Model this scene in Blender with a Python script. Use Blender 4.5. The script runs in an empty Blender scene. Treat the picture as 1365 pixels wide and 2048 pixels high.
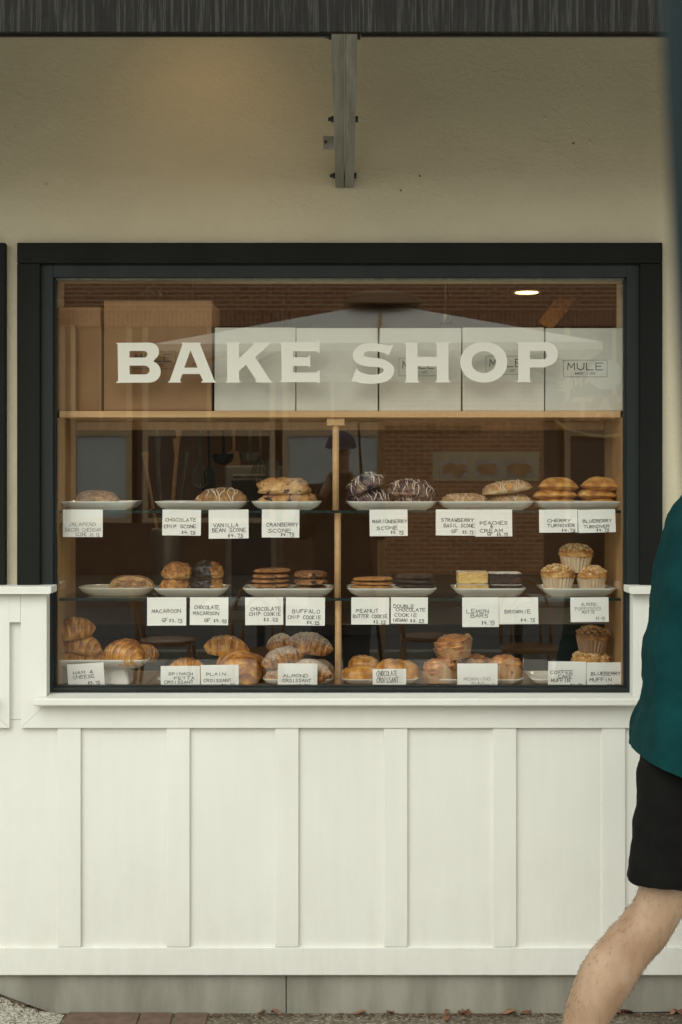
import bpy, bmesh, math, random
from mathutils import Vector, Matrix, noise as mnoise
from mathutils.bvhtree import BVHTree
R = math.radians
random.seed(7)
scene = bpy.context.scene
col = scene.collection
# ------------------------------------------------------------------ camera, sky, sun, exposure
D, EYE, MPP = 4.267, 1.575, 0.0015      # camera distance to the wall face, eye height, metres per photo pixel on the wall face
cam_d = bpy.data.cameras.new('camera'); cam = bpy.data.objects.new('camera', cam_d); col.objects.link(cam)
cam.location = (0, -D, EYE); cam.rotation_euler = (R(90), 0, 0)
cam_d.sensor_fit = 'VERTICAL'; cam_d.sensor_height = 36; cam_d.sensor_width = 24; cam_d.lens = 50
cam_d.shift_y = -64/2048; cam_d.clip_start = 0.05; cam_d.clip_end = 500
cam_d.dof.use_dof = True; cam_d.dof.focus_distance = D + 0.05; cam_d.dof.aperture_fstop = 8
scene.camera = cam
world = bpy.data.worlds.new('World'); scene.world = world; world.use_nodes = True
wn = world.node_tree.nodes; wl = world.node_tree.links; wn.clear()
sky = wn.new('ShaderNodeTexSky'); sky.sky_type = 'NISHITA'; sky.sun_disc = False
SUN_EL, SUN_AZ = 42, 205          # azimuth clockwise from +Y: the sun stands behind the camera, a little to its left
sky.sun_elevation = R(SUN_EL); sky.sun_rotation = R(SUN_AZ)
sky.dust_density = 4; sky.air_density = 1; sky.ozone_density = 1
hs = wn.new('ShaderNodeHueSaturation'); hs.inputs['Saturation'].default_value = 0.12
tint = wn.new('ShaderNodeMix'); tint.data_type = 'RGBA'; tint.blend_type = 'MULTIPLY'; tint.inputs[0].default_value = 1
tint.inputs[7].default_value = (1.0, 1.02, 0.93, 1)
bg = wn.new('ShaderNodeBackground'); bg.inputs['Strength'].default_value = 0.15
wo = wn.new('ShaderNodeOutputWorld')
cloud = wn.new('ShaderNodeMix'); cloud.data_type = 'RGBA'; cloud.inputs[0].default_value = 0.7; cloud.inputs[7].default_value = (5.6, 5.7, 5.8, 1)     # even cloud cover over the clear-sky model
wl.new(sky.outputs[0], hs.inputs['Color']); wl.new(hs.outputs[0], cloud.inputs[6]); wl.new(cloud.outputs[2], tint.inputs[6]); wl.new(tint.outputs[2], bg.inputs[0]); wl.new(bg.outputs[0], wo.inputs[0])
sun_d = bpy.data.lights.new('sun', 'SUN'); sun_d.energy = 0.8; sun_d.angle = R(60); sun_d.color = (1, 0.99, 0.91)
sun = bpy.data.objects.new('sun', sun_d); col.objects.link(sun)
sd = Vector((math.sin(R(SUN_AZ))*math.cos(R(SUN_EL)), math.cos(R(SUN_AZ))*math.cos(R(SUN_EL)), math.sin(R(SUN_EL))))
sun.rotation_euler = sd.to_track_quat('Z', 'Y').to_euler(); sun.location = (-3, -12, 14)
vs = scene.view_settings; vs.view_transform = 'Standard'; vs.look = 'None'; vs.exposure = 0.66; vs.gamma = 1
scene.cycles.use_denoising = True
scene.cycles.max_bounces = 10; scene.cycles.transparent_max_bounces = 24; scene.cycles.diffuse_bounces = 4

def PX(px, y=0.0): return (px-682.5)*MPP*(D+y)/D
def PZ(py, y=0.0): return EYE + (960-py)*MPP*(D+y)/D
def P(px, py, y=0.0): return Vector((PX(px, y), y, PZ(py, y)))
def SC(y): return MPP*(D+y)/D
# ------------------------------------------------------------------ materials
def lnk(nt, a, b): nt.links.new(a, b)
def new_mat(name):
    m = bpy.data.materials.new(name); m.use_nodes = True
    return m, m.node_tree, m.node_tree.nodes['Principled BSDF']
def ramp(nt, fac, stops):
    r = nt.nodes.new('ShaderNodeValToRGB'); el = r.color_ramp.elements
    while len(el) < len(stops): el.new(0.5)
    for e, (p, c) in zip(el, stops): e.position = p; e.color = (*c, 1)
    lnk(nt, fac, r.inputs[0]); return r.outputs[0]
def coords(nt, scale=(1, 1, 1), world_space=False):
    if world_space:
        g = nt.nodes.new('ShaderNodeNewGeometry'); o = g.outputs['Position']
    else:
        t = nt.nodes.new('ShaderNodeTexCoord'); o = t.outputs['Object']
    mp = nt.nodes.new('ShaderNodeMapping'); mp.inputs['Scale'].default_value = scale
    lnk(nt, o, mp.inputs[0]); return mp.outputs[0]
def noise(nt, vec, scale, detail=4, rough=0.55, dist=0.0):
    n = nt.nodes.new('ShaderNodeTexNoise'); n.inputs['Scale'].default_value = scale; n.inputs['Detail'].default_value = detail
    n.inputs['Roughness'].default_value = rough; n.inputs['Distortion'].default_value = dist
    lnk(nt, vec, n.inputs['Vector']); return n.outputs[0]
def bump(nt, bsdf, h, strength, dist=0.002, prev=None):
    b = nt.nodes.new('ShaderNodeBump'); b.inputs['Strength'].default_value = strength; b.inputs['Distance'].default_value = dist
    lnk(nt, h, b.inputs['Height'])
    if prev: lnk(nt, prev, b.inputs['Normal'])
    lnk(nt, b.outputs[0], bsdf.inputs['Normal']); return b.outputs[0]
def mat(name, c, c2=None, scale=20, rough=0.6, bs=0.0, bscale=60, bd=0.002, stretch=(1, 1, 1), lo=0.35, hi=0.65, coat=0, metal=0, ws=False, detail=4, sss=0, spec=.5):
    m, nt, b = new_mat(name); b.inputs['Roughness'].default_value = rough; b.inputs['Metallic'].default_value = metal
    v = coords(nt, stretch, ws)
    if c2 is not None: lnk(nt, ramp(nt, noise(nt, v, scale, detail), [(lo, c), (hi, c2)]), b.inputs['Base Color'])
    else: b.inputs['Base Color'].default_value = (*c, 1)
    if bs: bump(nt, b, noise(nt, v, bscale, 5), bs, bd)
    b.inputs['Coat Weight'].default_value = coat; b.inputs['Specular IOR Level'].default_value = spec
    if sss:
        b.inputs['Subsurface Weight'].default_value = sss; b.inputs['Subsurface Scale'].default_value = 0.004
    return m
M = {}
def paint(name, c, c2, stretch=(1, 1, 1), bs=0.25):
    m, nt, b = new_mat(name); v = coords(nt, (1, 1, 1), True); vs_ = coords(nt, stretch, True)
    big = noise(nt, v, 1.8, 5); c_ = ramp(nt, big, [(0.3, c), (0.7, c2)])
    speck = noise(nt, vs_, 26, 6, 0.7); mx = nt.nodes.new('ShaderNodeMix'); mx.data_type = 'RGBA'
    msk = ramp(nt, speck, [(0.66, (0, 0, 0)), (0.80, (0.35, 0.35, 0.35))]); lnk(nt, msk, mx.inputs[0]); lnk(nt, c_, mx.inputs[6])
    mx.inputs[7].default_value = (c[0]*.75, c[1]*.72, c[2]*.66, 1)
    # splash dirt that thins out above the pavement
    gp = nt.nodes.new('ShaderNodeNewGeometry'); sz = nt.nodes.new('ShaderNodeSeparateXYZ'); lnk(nt, gp.outputs['Position'], sz.inputs[0])
    mr = nt.nodes.new('ShaderNodeMapRange'); lnk(nt, sz.outputs[2], mr.inputs[0]); mr.inputs[1].default_value = .08; mr.inputs[2].default_value = .55; mr.inputs[3].default_value = .22; mr.inputs[4].default_value = .0
    dn = nt.nodes.new('ShaderNodeMath'); dn.operation = 'MULTIPLY'; lnk(nt, mr.outputs[0], dn.inputs[0]); lnk(nt, ramp(nt, noise(nt, coords(nt, (1, 1, .35), True), 19, 7, .72), [(.45, (0, 0, 0)), (.75, (1, 1, 1))]), dn.inputs[1])
    m2 = nt.nodes.new('ShaderNodeMix'); m2.data_type = 'RGBA'; lnk(nt, dn.outputs[0], m2.inputs[0]); lnk(nt, mx.outputs[2], m2.inputs[6]); m2.inputs[7].default_value = (.40, .37, .29, 1)
    # faint vertical wash streaks and scuffs
    m3 = nt.nodes.new('ShaderNodeMix'); m3.data_type = 'RGBA'; m3.blend_type = 'MULTIPLY'; m3.inputs[0].default_value = 1; lnk(nt, m2.outputs[2], m3.inputs[6])
    lnk(nt, ramp(nt, noise(nt, coords(nt, (1, 1, .08), True), 22, 6, .65), [(.3, (.965, .965, .955)), (.6, (1, 1, 1))]), m3.inputs[7]); lnk(nt, m3.outputs[2], b.inputs['Base Color'])
    b.inputs['Roughness'].default_value = 0.55
    h = bump(nt, b, noise(nt, v, 420, 3), bs, 0.0012); bump(nt, b, noise(nt, vs_, 60, 4), bs*.8, 0.002, h)
    return m
M['white'] = paint('white_paint', (0.67, 0.67, 0.625), (0.73, 0.73, 0.69), (1, 1, 0.25))
M['white_rail'] = paint('white_paint_rail', (0.67, 0.67, 0.625), (0.73, 0.73, 0.69), (0.25, 1, 1))
def stucco():
    m, nt, b = new_mat('stucco'); v = coords(nt, (1, 1, 1), True)
    c = ramp(nt, noise(nt, v, 2.2, 5), [(0.3, (0.53, 0.475, 0.345)), (0.7, (0.61, 0.55, 0.405))])
    lnk(nt, c, b.inputs['Base Color']); b.inputs['Roughness'].default_value = 0.85
    h1 = noise(nt, coords(nt, (0.85, 1, 1.15), True), 62, 8, 0.68, 0.25); ms = nt.nodes.new('ShaderNodeMath'); ms.operation = 'MULTIPLY'; lnk(nt, h1, ms.inputs[0]); lnk(nt, ramp(nt, noise(nt, v, 4.5, 4), [(.35, (.35, .35, .35)), (.65, (1, 1, 1))]), ms.inputs[1]); h = bump(nt, b, ms.outputs[0], 0.75, 0.007)
    # trowel ridges: a stretched, thresholded noise
    t = ramp(nt, noise(nt, coords(nt, (1, 1, 2.6), True), 13, 5, 0.6, 1.6), [(0.52, (0, 0, 0)), (0.6, (1, 1, 1))])
    h = bump(nt, b, t, 0.12, 0.004, h); bump(nt, b, noise(nt, v, 240, 3), 0.5, 0.003, h)
    return m
M['stucco'] = stucco()
M['trim'] = mat('dark_trim', (0.004, 0.0045, 0.0038), (0.007, 0.0085, 0.007), 6, 0.7, 0.25, 80, 0.001, (1, 1, .2), ws=True, spec=.2)
M['sash'] = mat('dark_sash', (0.010, 0.014, 0.013), (0.016, 0.021, 0.020), 8, 0.55, 0.2, 90, 0.001, (1, 1, .2), ws=True, spec=.25)
def fascia():
    m, nt, b = new_mat('canopy_beam_paint'); v = coords(nt, (1, 1, 0.03), True)
    n = noise(nt, v, 105, 5, 0.7); n2 = noise(nt, coords(nt, (1, 1, .12), True), 190, 5, 0.7)
    c = ramp(nt, n, [(0.40, (0.011, 0.0105, 0.0095)), (0.52, (0.017, 0.0165, 0.015)), (0.60, (0.046, 0.046, 0.041)), (0.66, (0.017, 0.0165, 0.015))])
    mx = nt.nodes.new('ShaderNodeMix'); mx.data_type = 'RGBA'; lnk(nt, ramp(nt, n2, [(.58, (0, 0, 0)), (.75, (.6, .6, .6))]), mx.inputs[0]); lnk(nt, c, mx.inputs[6]); mx.inputs[7].default_value = (.055, .055, .05, 1)
    lnk(nt, mx.outputs[2], b.inputs['Base Color']); b.inputs['Roughness'].default_value = 0.8; b.inputs['Specular IOR Level'].default_value = .2; bump(nt, b, n, 0.4, 0.003); return m
M['fascia'] = fascia()
M['steel'] = mat('galvanised_steel', (0.20, 0.20, 0.17), (0.30, 0.30, 0.26), 14, 0.6, 0.2, 90, 0.001, (4, .3, 1), metal=0.35)
M['black'] = mat('black_metal', (0.012, 0.011, 0.010), None, rough=0.5)
M['roofing'] = mat('corrugated_canopy', (0.36, 0.33, 0.27), (0.42, 0.39, 0.32), 5, 0.6)
def glass(name, ior, t=(1, 1, 1)):
    m = bpy.data.materials.new(name); m.use_nodes = True; nt = m.node_tree; nt.nodes.clear()
    o = nt.nodes.new('ShaderNodeOutputMaterial'); mx = nt.nodes.new('ShaderNodeMixShader'); f = nt.nodes.new('ShaderNodeFresnel'); f.inputs[0].default_value = ior
    ge = nt.nodes.new('ShaderNodeNewGeometry'); im = nt.nodes.new('ShaderNodeMix'); im.inputs[2].default_value = ior; im.inputs[3].default_value = 1/ior   # thin pane: the same Fresnel on both faces
    lnk(nt, ge.outputs['Backfacing'], im.inputs[0]); lnk(nt, im.outputs[0], f.inputs[0])
    tr = nt.nodes.new('ShaderNodeBsdfTransparent'); tr.inputs[0].default_value = (*t, 1); g = nt.nodes.new('ShaderNodeBsdfGlossy'); g.inputs['Roughness'].default_value = 0.0
    lnk(nt, f.outputs[0], mx.inputs[0]); lnk(nt, tr.outputs[0], mx.inputs[1]); lnk(nt, g.outputs[0], mx.inputs[2]); lnk(nt, mx.outputs[0], o.inputs[0]); return m
M['pane'] = glass('window_glass', 1.85, (.99, .99, .98))
M['shelf_glass'] = glass('shelf_glass', 1.45, (.96, .985, .97))
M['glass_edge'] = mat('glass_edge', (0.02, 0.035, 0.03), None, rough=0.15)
M['vinyl'] = mat('letter_vinyl', (0.66, 0.65, 0.575), None, rough=0.5)
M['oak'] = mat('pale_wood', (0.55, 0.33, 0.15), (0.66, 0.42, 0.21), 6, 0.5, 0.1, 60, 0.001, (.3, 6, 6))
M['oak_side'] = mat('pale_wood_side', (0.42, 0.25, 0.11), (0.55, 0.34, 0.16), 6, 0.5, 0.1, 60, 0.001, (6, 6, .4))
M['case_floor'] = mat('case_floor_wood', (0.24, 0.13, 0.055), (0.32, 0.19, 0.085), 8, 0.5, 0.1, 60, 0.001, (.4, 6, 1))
M['kraft'] = mat('kraft_card', (0.28, 0.155, 0.07), (0.33, 0.19, 0.09), 9, 0.8, 0.1, 200, 0.0006)
M['boxwhite'] = mat('white_box_card', (0.62, 0.62, 0.555), (0.67, 0.665, 0.60), 7, 0.7)
M['ink'] = mat('ink', (0.025, 0.024, 0.022), None, rough=0.7)
M['ink_grey'] = mat('faded_ink', (0.24, 0.24, 0.22), None, rough=0.7)
M['card'] = mat('white_card', (0.92, 0.92, 0.89), (0.94, 0.94, 0.91), 14, 0.7, 0.06, 300, .0005)
M['china'] = mat('white_china', (0.74, 0.74, 0.69), None, rough=0.18, coat=0.3)
M['china_old'] = mat('cream_china', (0.66, 0.63, 0.53), None, rough=0.22, coat=0.3)
M['concrete'] = mat('grey_base_board', (0.19, 0.182, 0.148), (0.30, 0.29, 0.245), 9, 0.85, 0.5, 90, 0.004, (1, 1, .22), ws=True, detail=6)
def ground_mat():
    m, nt, b = new_mat('aggregate_paving'); v = coords(nt, (1, 1, 1), True)
    vo = nt.nodes.new('ShaderNodeTexVoronoi'); vo.inputs['Scale'].default_value = 130; lnk(nt, v, vo.inputs['Vector'])
    sp = nt.nodes.new('ShaderNodeSeparateColor'); lnk(nt, vo.outputs['Color'], sp.inputs[0])
    c = ramp(nt, sp.outputs[0], [(0.0, (0.10, 0.085, 0.062)), (0.5, (0.155, 0.135, 0.10)), (0.85, (0.22, 0.19, 0.145)), (1.0, (0.36, 0.33, 0.27))])
    d = ramp(nt, noise(nt, v, 5, 6), [(0.35, (0.62, 0.58, 0.52)), (0.7, (1, 1, 1))]); mx = nt.nodes.new('ShaderNodeMix'); mx.data_type = 'RGBA'; mx.blend_type = 'MULTIPLY'; mx.inputs[0].default_value = 1
    lnk(nt, c, mx.inputs[6]); lnk(nt, d, mx.inputs[7]); lnk(nt, mx.outputs[2], b.inputs['Base Color']); b.inputs['Roughness'].default_value = 0.9
    h = bump(nt, b, vo.outputs['Distance'], 0.5, 0.004); bump(nt, b, noise(nt, v, 200, 4), 0.5, 0.004, h); return m
M['ground'] = ground_mat()
def granite():
    m, nt, b = new_mat('speckled_granite'); v = coords(nt, (1, 1, 1), True)
    vo = nt.nodes.new('ShaderNodeTexVoronoi'); vo.inputs['Scale'].default_value = 190; lnk(nt, v, vo.inputs['Vector'])
    sp = nt.nodes.new('ShaderNodeSeparateColor'); lnk(nt, vo.outputs['Color'], sp.inputs[0])
    lnk(nt, ramp(nt, sp.outputs[1], [(0.0, (0.09, 0.08, 0.06)), (0.25, (0.26, 0.24, 0.19)), (0.6, (0.40, 0.38, 0.32)), (1, (0.56, 0.54, 0.47))]), b.inputs['Base Color'])
    b.inputs['Roughness'].default_value = 0.9; bump(nt, b, vo.outputs['Distance'], 0.6, 0.005); return m
M['granite'] = granite()
M['paver'] = mat('red_paver', (0.10, 0.062, 0.043), (0.15, 0.10, 0.072), 25, 0.9, 0.5, 120, .003)
M['asphalt'] = mat('asphalt', (0.045, 0.045, 0.043), (0.07, 0.068, 0.064), 60, 0.9, .4, 150, ws=True)
M['dirt'] = mat('dirt', (0.05, 0.03, 0.018), (0.13, 0.075, 0.04), 90, 0.95, .6, 200)
# ------------------------------------------------------------------ mesh helpers
def tag(o, label=None, cat=None, group=None, kind=None):
    if label: o['label'] = label
    if cat: o['category'] = cat
    if group: o['group'] = group
    if kind: o['kind'] = kind
    return o
def empty(name, loc=(0, 0, 0), rz=0):
    o = bpy.data.objects.new(name, None); col.objects.link(o); o.location = loc; o.rotation_euler = (0, 0, rz); o.empty_display_size = 0.05; return o
def wloc(o):
    v = Vector((0, 0, 0))
    while o is not None: v = v + o.location; o = o.parent
    return v
class MB:
    def __init__(s): s.v = []; s.f = []; s.a = []
    def add(s, v, f, a=None):
        n = len(s.v); s.v += [Vector(p) for p in v]; s.f += [[i+n for i in q] for q in f]
        s.a += (a if a else [0.5]*len(v)); return s
    def box(s, x0, x1, y0, y1, z0, z1):
        return s.add([(x0, y0, z0), (x1, y0, z0), (x1, y1, z0), (x0, y1, z0), (x0, y0, z1), (x1, y0, z1), (x1, y1, z1), (x0, y1, z1)],
                     [(0, 3, 2, 1), (4, 5, 6, 7), (0, 1, 5, 4), (1, 2, 6, 5), (2, 3, 7, 6), (3, 0, 4, 7)])
    def prism(s, pts, y0, y1):          # polygon in (x, z), counter-clockwise seen from -y, from y0 (front) to y1
        n = len(pts); v = [(x, y0, z) for x, z in pts]+[(x, y1, z) for x, z in pts]
        f = [list(range(n)), list(range(2*n-1, n-1, -1))]+[(i, i+n, (i+1) % n+n, (i+1) % n) for i in range(n)]
        return s.add(v, f)
    def loft(s, rings, cap=True, closed=True, a=None):
        n = len(rings[0]); v = [p for r in rings for p in r]; f = []
        for i in range(len(rings)-1):
            for j in range(n if closed else n-1):
                k = (j+1) % n; f.append((i*n+j, i*n+k, (i+1)*n+k, (i+1)*n+j))
        if cap: f.append(list(range(n-1, -1, -1))); f.append([(len(rings)-1)*n+j for j in range(n)])
        return s.add(v, f, a)
    def tube(s, pts, r, n=8, cap=True):
        pts = [Vector(p) for p in pts]; rings = []; up = Vector((0, 0, 1))
        for i, p in enumerate(pts):
            d = (pts[min(i+1, len(pts)-1)]-pts[max(i-1, 0)]).normalized()
            u = up if abs(d.dot(up)) < .95 else Vector((1, 0, 0))
            a = d.cross(u).normalized(); b = a.cross(d); rr = r[i] if isinstance(r, (list, tuple)) else r
            rings.append([p+(a*math.cos(t)+b*math.sin(t))*rr for t in [2*math.pi*k/n for k in range(n)]])
        return s.loft(rings, cap)
    def build(s, name, m, parent=None, loc=None, rot=None, smooth=False, bevel=0, crust=False):
        off = wloc(parent) if parent is not None else Vector((0, 0, 0))
        if loc is not None: off = Vector((0, 0, 0))      # local-space mesh with its own origin
        me = bpy.data.meshes.new(name); me.from_pydata([tuple(p-off) for p in s.v], [], s.f); me.validate(); me.update()
        bm = bmesh.new(); bm.from_mesh(me); bmesh.ops.recalc_face_normals(bm, faces=bm.faces); bm.to_mesh(me); bm.free()
        if crust and len(me.vertices) == len(s.a):
            at = me.attributes.new('crust', 'FLOAT', 'POINT'); at.data.foreach_set('value', s.a)
        if smooth: me.polygons.foreach_set('use_smooth', [True]*len(me.polygons))
        me.materials.append(M[m] if isinstance(m, str) else m)
        o = bpy.data.objects.new(name, me); col.objects.link(o)
        if parent is not None: o.parent = parent
        if loc is not None: o.location = loc
        if rot is not None: o.rotation_euler = rot
        if bevel:
            bv = o.modifiers.new('bevel', 'BEVEL'); bv.width = bevel; bv.segments = 2; bv.limit_method = 'ANGLE'
        return o
def box(name, m, x0, x1, y0, y1, z0, z1, parent=None, bevel=0): return MB().box(x0, x1, y0, y1, z0, z1).build(name, m, parent, bevel=bevel)
def pxbox(name, m, px0, px1, py0, py1, yf, yb, parent=None, bevel=0.0015):      # a board whose front face at depth yf covers that pixel rectangle
    return box(name, m, PX(px0, yf), PX(px1, yf), yf, yb, PZ(py1, yf), PZ(py0, yf), parent, bevel)
# ------------------------------------------------------------------ ground and street
g = MB(); g.add([(-150, -150, -.012), (150, -150, -.012), (150, 0.3, -.012), (-150, 0.3, -.012)], [(0, 1, 2, 3)])
tag(g.build('ground', 'ground'), 'speckled brown aggregate pavement at the foot of the shop wall', kind='structure')
rd = MB(); rd.add([(-150, -15.5, -.008), (150, -15.5, -.008), (150, -8.4, -.008), (-150, -8.4, -.008)], [(0, 1, 2, 3)])
tag(rd.build('road', 'asphalt'), 'grey asphalt street opposite the shop', kind='structure')
tag(box('kerb', 'concrete', -60, 60, -8.4, -8.25, -.05, .06, bevel=.01), 'pale concrete kerb along the street', kind='structure')
sw = MB()
for k in range(14):
    for j in range(5):
        sw.box(-10.5+k*1.5+.004, -10.5+(k+1)*1.5-.004, -8.24+j*1.56, -8.24+(j+1)*1.56-.008, -.05, -.0065)
sw.f = [f for i, f in enumerate(sw.f)]
M['slab'] = mat('pale_concrete', (.40, .385, .34), (.48, .46, .41), 3, .9, .3, 120, .003, ws=True, detail=7)  # pale slabs added out of view to bounce light onto the upper wall
tag(sw.build('pavement', 'slab', bevel=.003), 'pale concrete pavement slabs in front of the shop', kind='structure')
# granite ramp by the left corner
rp = MB(); gx = 12
for i in range(gx+1):
    for j in range(9):
        u = i/gx; w = j/8; x = -1.75+u*0.93; y = -0.6+w*0.55
        edge = -0.834+0.07*(w*8/8)-0.10*max(0, 1-w*1.0)*0.3
        z = -0.010+max(0, (-0.86-x))*0.34*(0.35+.65*w)+0.006*mnoise.noise(Vector((x*9, y*9, 3)))
        rp.v.append(Vector((x, y, z))); rp.a.append(.5)
for i in range(gx):
    for j in range(8): rp.f.append([i*9+j, (i+1)*9+j, (i+1)*9+j+1, i*9+j+1])
tag(rp.build('path', 'granite', smooth=True), 'pale speckled granite ramp at the wall corner', kind='structure')
# ------------------------------------------------------------------ bakery building
bk = empty('bakery_building', (0, 0, 0))
tag(bk, 'cream stucco shop front with white wainscot, bake shop window and foundation board', 'building')
XL, XR = -4.2, 4.2
GX0, GX1, GZ0, GZ1 = PX(100), PX(1262), PZ(1390), PZ(548)
AX0, AX1 = -2.45, PX(-2)         # the neighbouring window's opening
wall = MB()
wall.box(XL, AX0, 0, .22, 0.9, 5.2).box(AX0, AX1, 0, .22, GZ1, 5.2).box(AX0, AX1, 0, .22, .9, GZ0).box(AX1, GX0, 0, .22, .9, 5.2).box(GX0, GX1, 0, .22, GZ1, 5.2).box(GX1, XR, 0, .22, .9, 5.2)
wall.build('wall', 'stucco', bk)
for zz in (0,): box('wall', 'stucco', XL, XR, 0.0, .22, 0.0, GZ0-.002, bk)
for ax, az, ar_ in ((1090, 236, .006), (1096, 285, .004), (1147, 287, .003), (1179, 284, .005), (840, 352, .003), (802, 381, .0025), (92, 368, .005)):
    MB().tube([(PX(ax), .002, PZ(az)), (PX(ax), -.006, PZ(az))], [ar_, ar_*.7], 10).build('wall_plug', 'stucco' if ar_ > .0035 else 'black', bk, smooth=True)
# wainscot: panels recessed, stiles and rails proud
YP, YS, YA = -.042, -.053, -.058
stiles = [(115+217.9*k, 162+217.9*k) for k in range(-8, 13)]
zr0, zr1 = PZ(1951, YS), PZ(1895, YS)       # bottom rail
for k in range(len(stiles)-1):
    x0, x1 = PX(stiles[k][1], YS), PX(stiles[k+1][0], YS)
    box('panel', 'white', x0-.004, x1+.004, YP, -.002, zr1-.004, PZ(1440, YP), bk)
for a, b in stiles: box('stile', 'white', PX(a, YS), PX(b, YS), YS, YP+.004, zr1+.0006, PZ(1452, YS), bk, bevel=.002)
XBL = XL; XBR = XR
box('bottom_rail', 'white_rail', XBL, PX(-330, YS), YS, -.003, zr0, zr1, bk, .002)
box('bottom_rail', 'white_rail', PX(-330, YS)+.0004, PX(1500, YS), YS, -.003, zr0, zr1, bk, .0025)
box('bottom_rail', 'white_rail', PX(1500, YS)+.0004, XBR, YS, -.003, zr0, zr1, bk, .002)
# picture-frame apron round the window's foot (mitred) for this window and its neighbours
def apron(cx_px):
    d = cx_px-680
    xo0, xi0, xi1, xo1 = [PX(v+d, YA) for v in (42, 94, 1266, 1318)]
    zb, zt, zu = PZ(1456, YA), PZ(1408, YA), PZ(1190, YA)
    g_ = .0003
    MB().prism([(xo0, zb), (xo1, zb), (xi1, zt), (xi0, zt)], YA, -.004).build('apron_board', 'white_rail', bk, bevel=.0008)
    MB().prism([(xo0-g_, zb+g_), (xi0-g_, zt+g_), (xi0-g_, zu), (xo0-g_, zu)], YA, -.004).build('side_board', 'white', bk, bevel=.0008)
    MB().prism([(xo1+g_, zb+g_), (xo1+g_, zu), (xi1+g_, zu), (xi1+g_, zt+g_)], YA, -.004).build('side_board', 'white', bk, bevel=.0008)
    # sill
    s0, s1 = PX(66+d, -.1), PX(1285+d, -.1); zs = PZ(1397, -.1); zsb = PZ(1412, -.1)
    rings = []
    MB().prism([(s0, zsb), (s1, zsb), (s1, zs), (s0, zs)], -.1, YA-.0005).build('sill_nose', 'white_rail', bk, bevel=.004)
    sl = MB(); xa, xb = xi0+.001, xi1-.001
    sl.add([(xa, YA-.001, zs-.001), (xb, YA-.001, zs-.001), (xb, .028, zs+.006), (xa, .028, zs+.006), (xa, YA-.001, zs-.02), (xb, YA-.001, zs-.02), (xb, .028, zs-.02), (xa, .028, zs-.02)],
           [(0, 1, 2, 3), (4, 7, 6, 5), (0, 4, 5, 1), (1, 5, 6, 2), (2, 6, 7, 3), (3, 7, 4, 0)]); sl.build('sill', 'white_rail', bk)
apron(680); apron(680-1299); apron(680+1299)
# rail and cap between the windows
for d in (0, 1299):
    x0, x1 = PX(18-1.5+d-1299+1299, YA), PX(42+d, YA)
    xL, xR = PX(-33+d, YS), PX(92+d, YS)
    box('panel', 'white', PX(10+d, YP), PX(50+d, YP), YP, -.004, PZ(1439, YP), PZ(1235, YP), bk)
    box('top_rail', 'white_rail', PX(19+d, YA), PX(41.5+d, YA), YA, -.005, PZ(1245, YA), PZ(1190, YA), bk, .0015)
    cp = MB(); zc0, zc1 = PZ(1189, -.085), PZ(1173, -.085)
    xa, xb = PX(-40+d, -.085), PX(103+d, -.085)
    cp.prism([(xa, zc0+.004), (xa+.008, zc0), (xb-.008, zc0), (xb, zc0+.004), (xb, zc1), (xa, zc1)], -.085, -.0005); cp.build('cap', 'white_rail', bk, bevel=.002)
# foundation boards with a bottom edge that follows the ground
yb = -.034
def zb_(px):
    pts = [(-2000, 1930), (0, 1968), (120, 2013), (370, 2022), (573, 2016), (1000, 2010), (1365, 2003), (3400, 2003)]
    for (a, za), (b, zb) in zip(pts, pts[1:]):
        if a <= px <= b: return PZ(za+(zb-za)*(px-a)/(b-a), yb)
def found(pxs):
    MB().prism([(PX(p, yb), zb_(p)-.03) for p in pxs]+[(PX(pxs[-1], yb), zr0+.003), (PX(pxs[0], yb), zr0+.003)], yb, -.003).build('foundation_board', 'concrete', bk, bevel=.001)
found([-2000, 0, 120, 370, 572]); found([574, 1000, 1365, 3400])
# ------------------------------------------------------------------ display window
win = empty('window', (0, 0, 0)); win.parent = bk; win['label'] = 'dark framed display window lettered BAKE SHOP'
YC = -.028
xo0, xo1, zo = PX(34, YC), PX(1326, YC), PZ(485, YC)
xi0, xi1, zi = PX(80, YC), PX(1281, YC), PZ(527, YC); zc = PZ(1176, YC)
MB().prism([(xo0, zi), (xi0, zi), (xi0, zc), (xo0, zc)][::-1], YC, -.0005).build('casing', 'trim', win, bevel=.003)
MB().prism([(xi1, zi), (xo1, zi), (xo1, zc), (xi1, zc)][::-1], YC, -.0005).build('casing', 'trim', win, bevel=.003)
MB().prism([(xo0, zi+.0006), (xo1, zi+.0006), (xo1, zo), (xo0, zo)], YC, -.0005).build('casing', 'trim', win, bevel=.003)
YF = -.012
fx0, fx1, fz1, fz0 = PX(106.5, YF), PX(1254.5, YF), PZ(555, YF), PZ(1376, YF)
sx0, sx1 = PX(81, YF), PX(1280, YF)
box('sash', 'sash', sx0, fx0, YF, .05, PZ(1384, YF), PZ(526, YF), win, .002)
box('sash', 'sash', fx1, sx1, YF, .05, PZ(1384, YF), PZ(526, YF), win, .002)
box('sash', 'sash', fx0, fx1, YF, .05, fz1, PZ(526, YF), win, .002)
box('sash', 'sash', fx0, fx1, YF, .05, PZ(1384, YF), fz0, win, .002)
for (a, b, c_, d_) in ((fx0, fx0+.006, fz0, fz1), (fx1-.006, fx1, fz0, fz1), (fx0+.006, fx1-.006, fz1-.004, fz1), (fx0+.006, fx1-.006, fz0, fz0+.005)):
    box('glazing_bead', 'steel' if c_ > 2 else 'sash', a, b, .004, .024, c_, d_, win)
YG = .025
box('pane', 'pane', fx0+.0005, fx1-.0005, YG, YG+.006, fz0+.0005, fz1-.0005, win)
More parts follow.
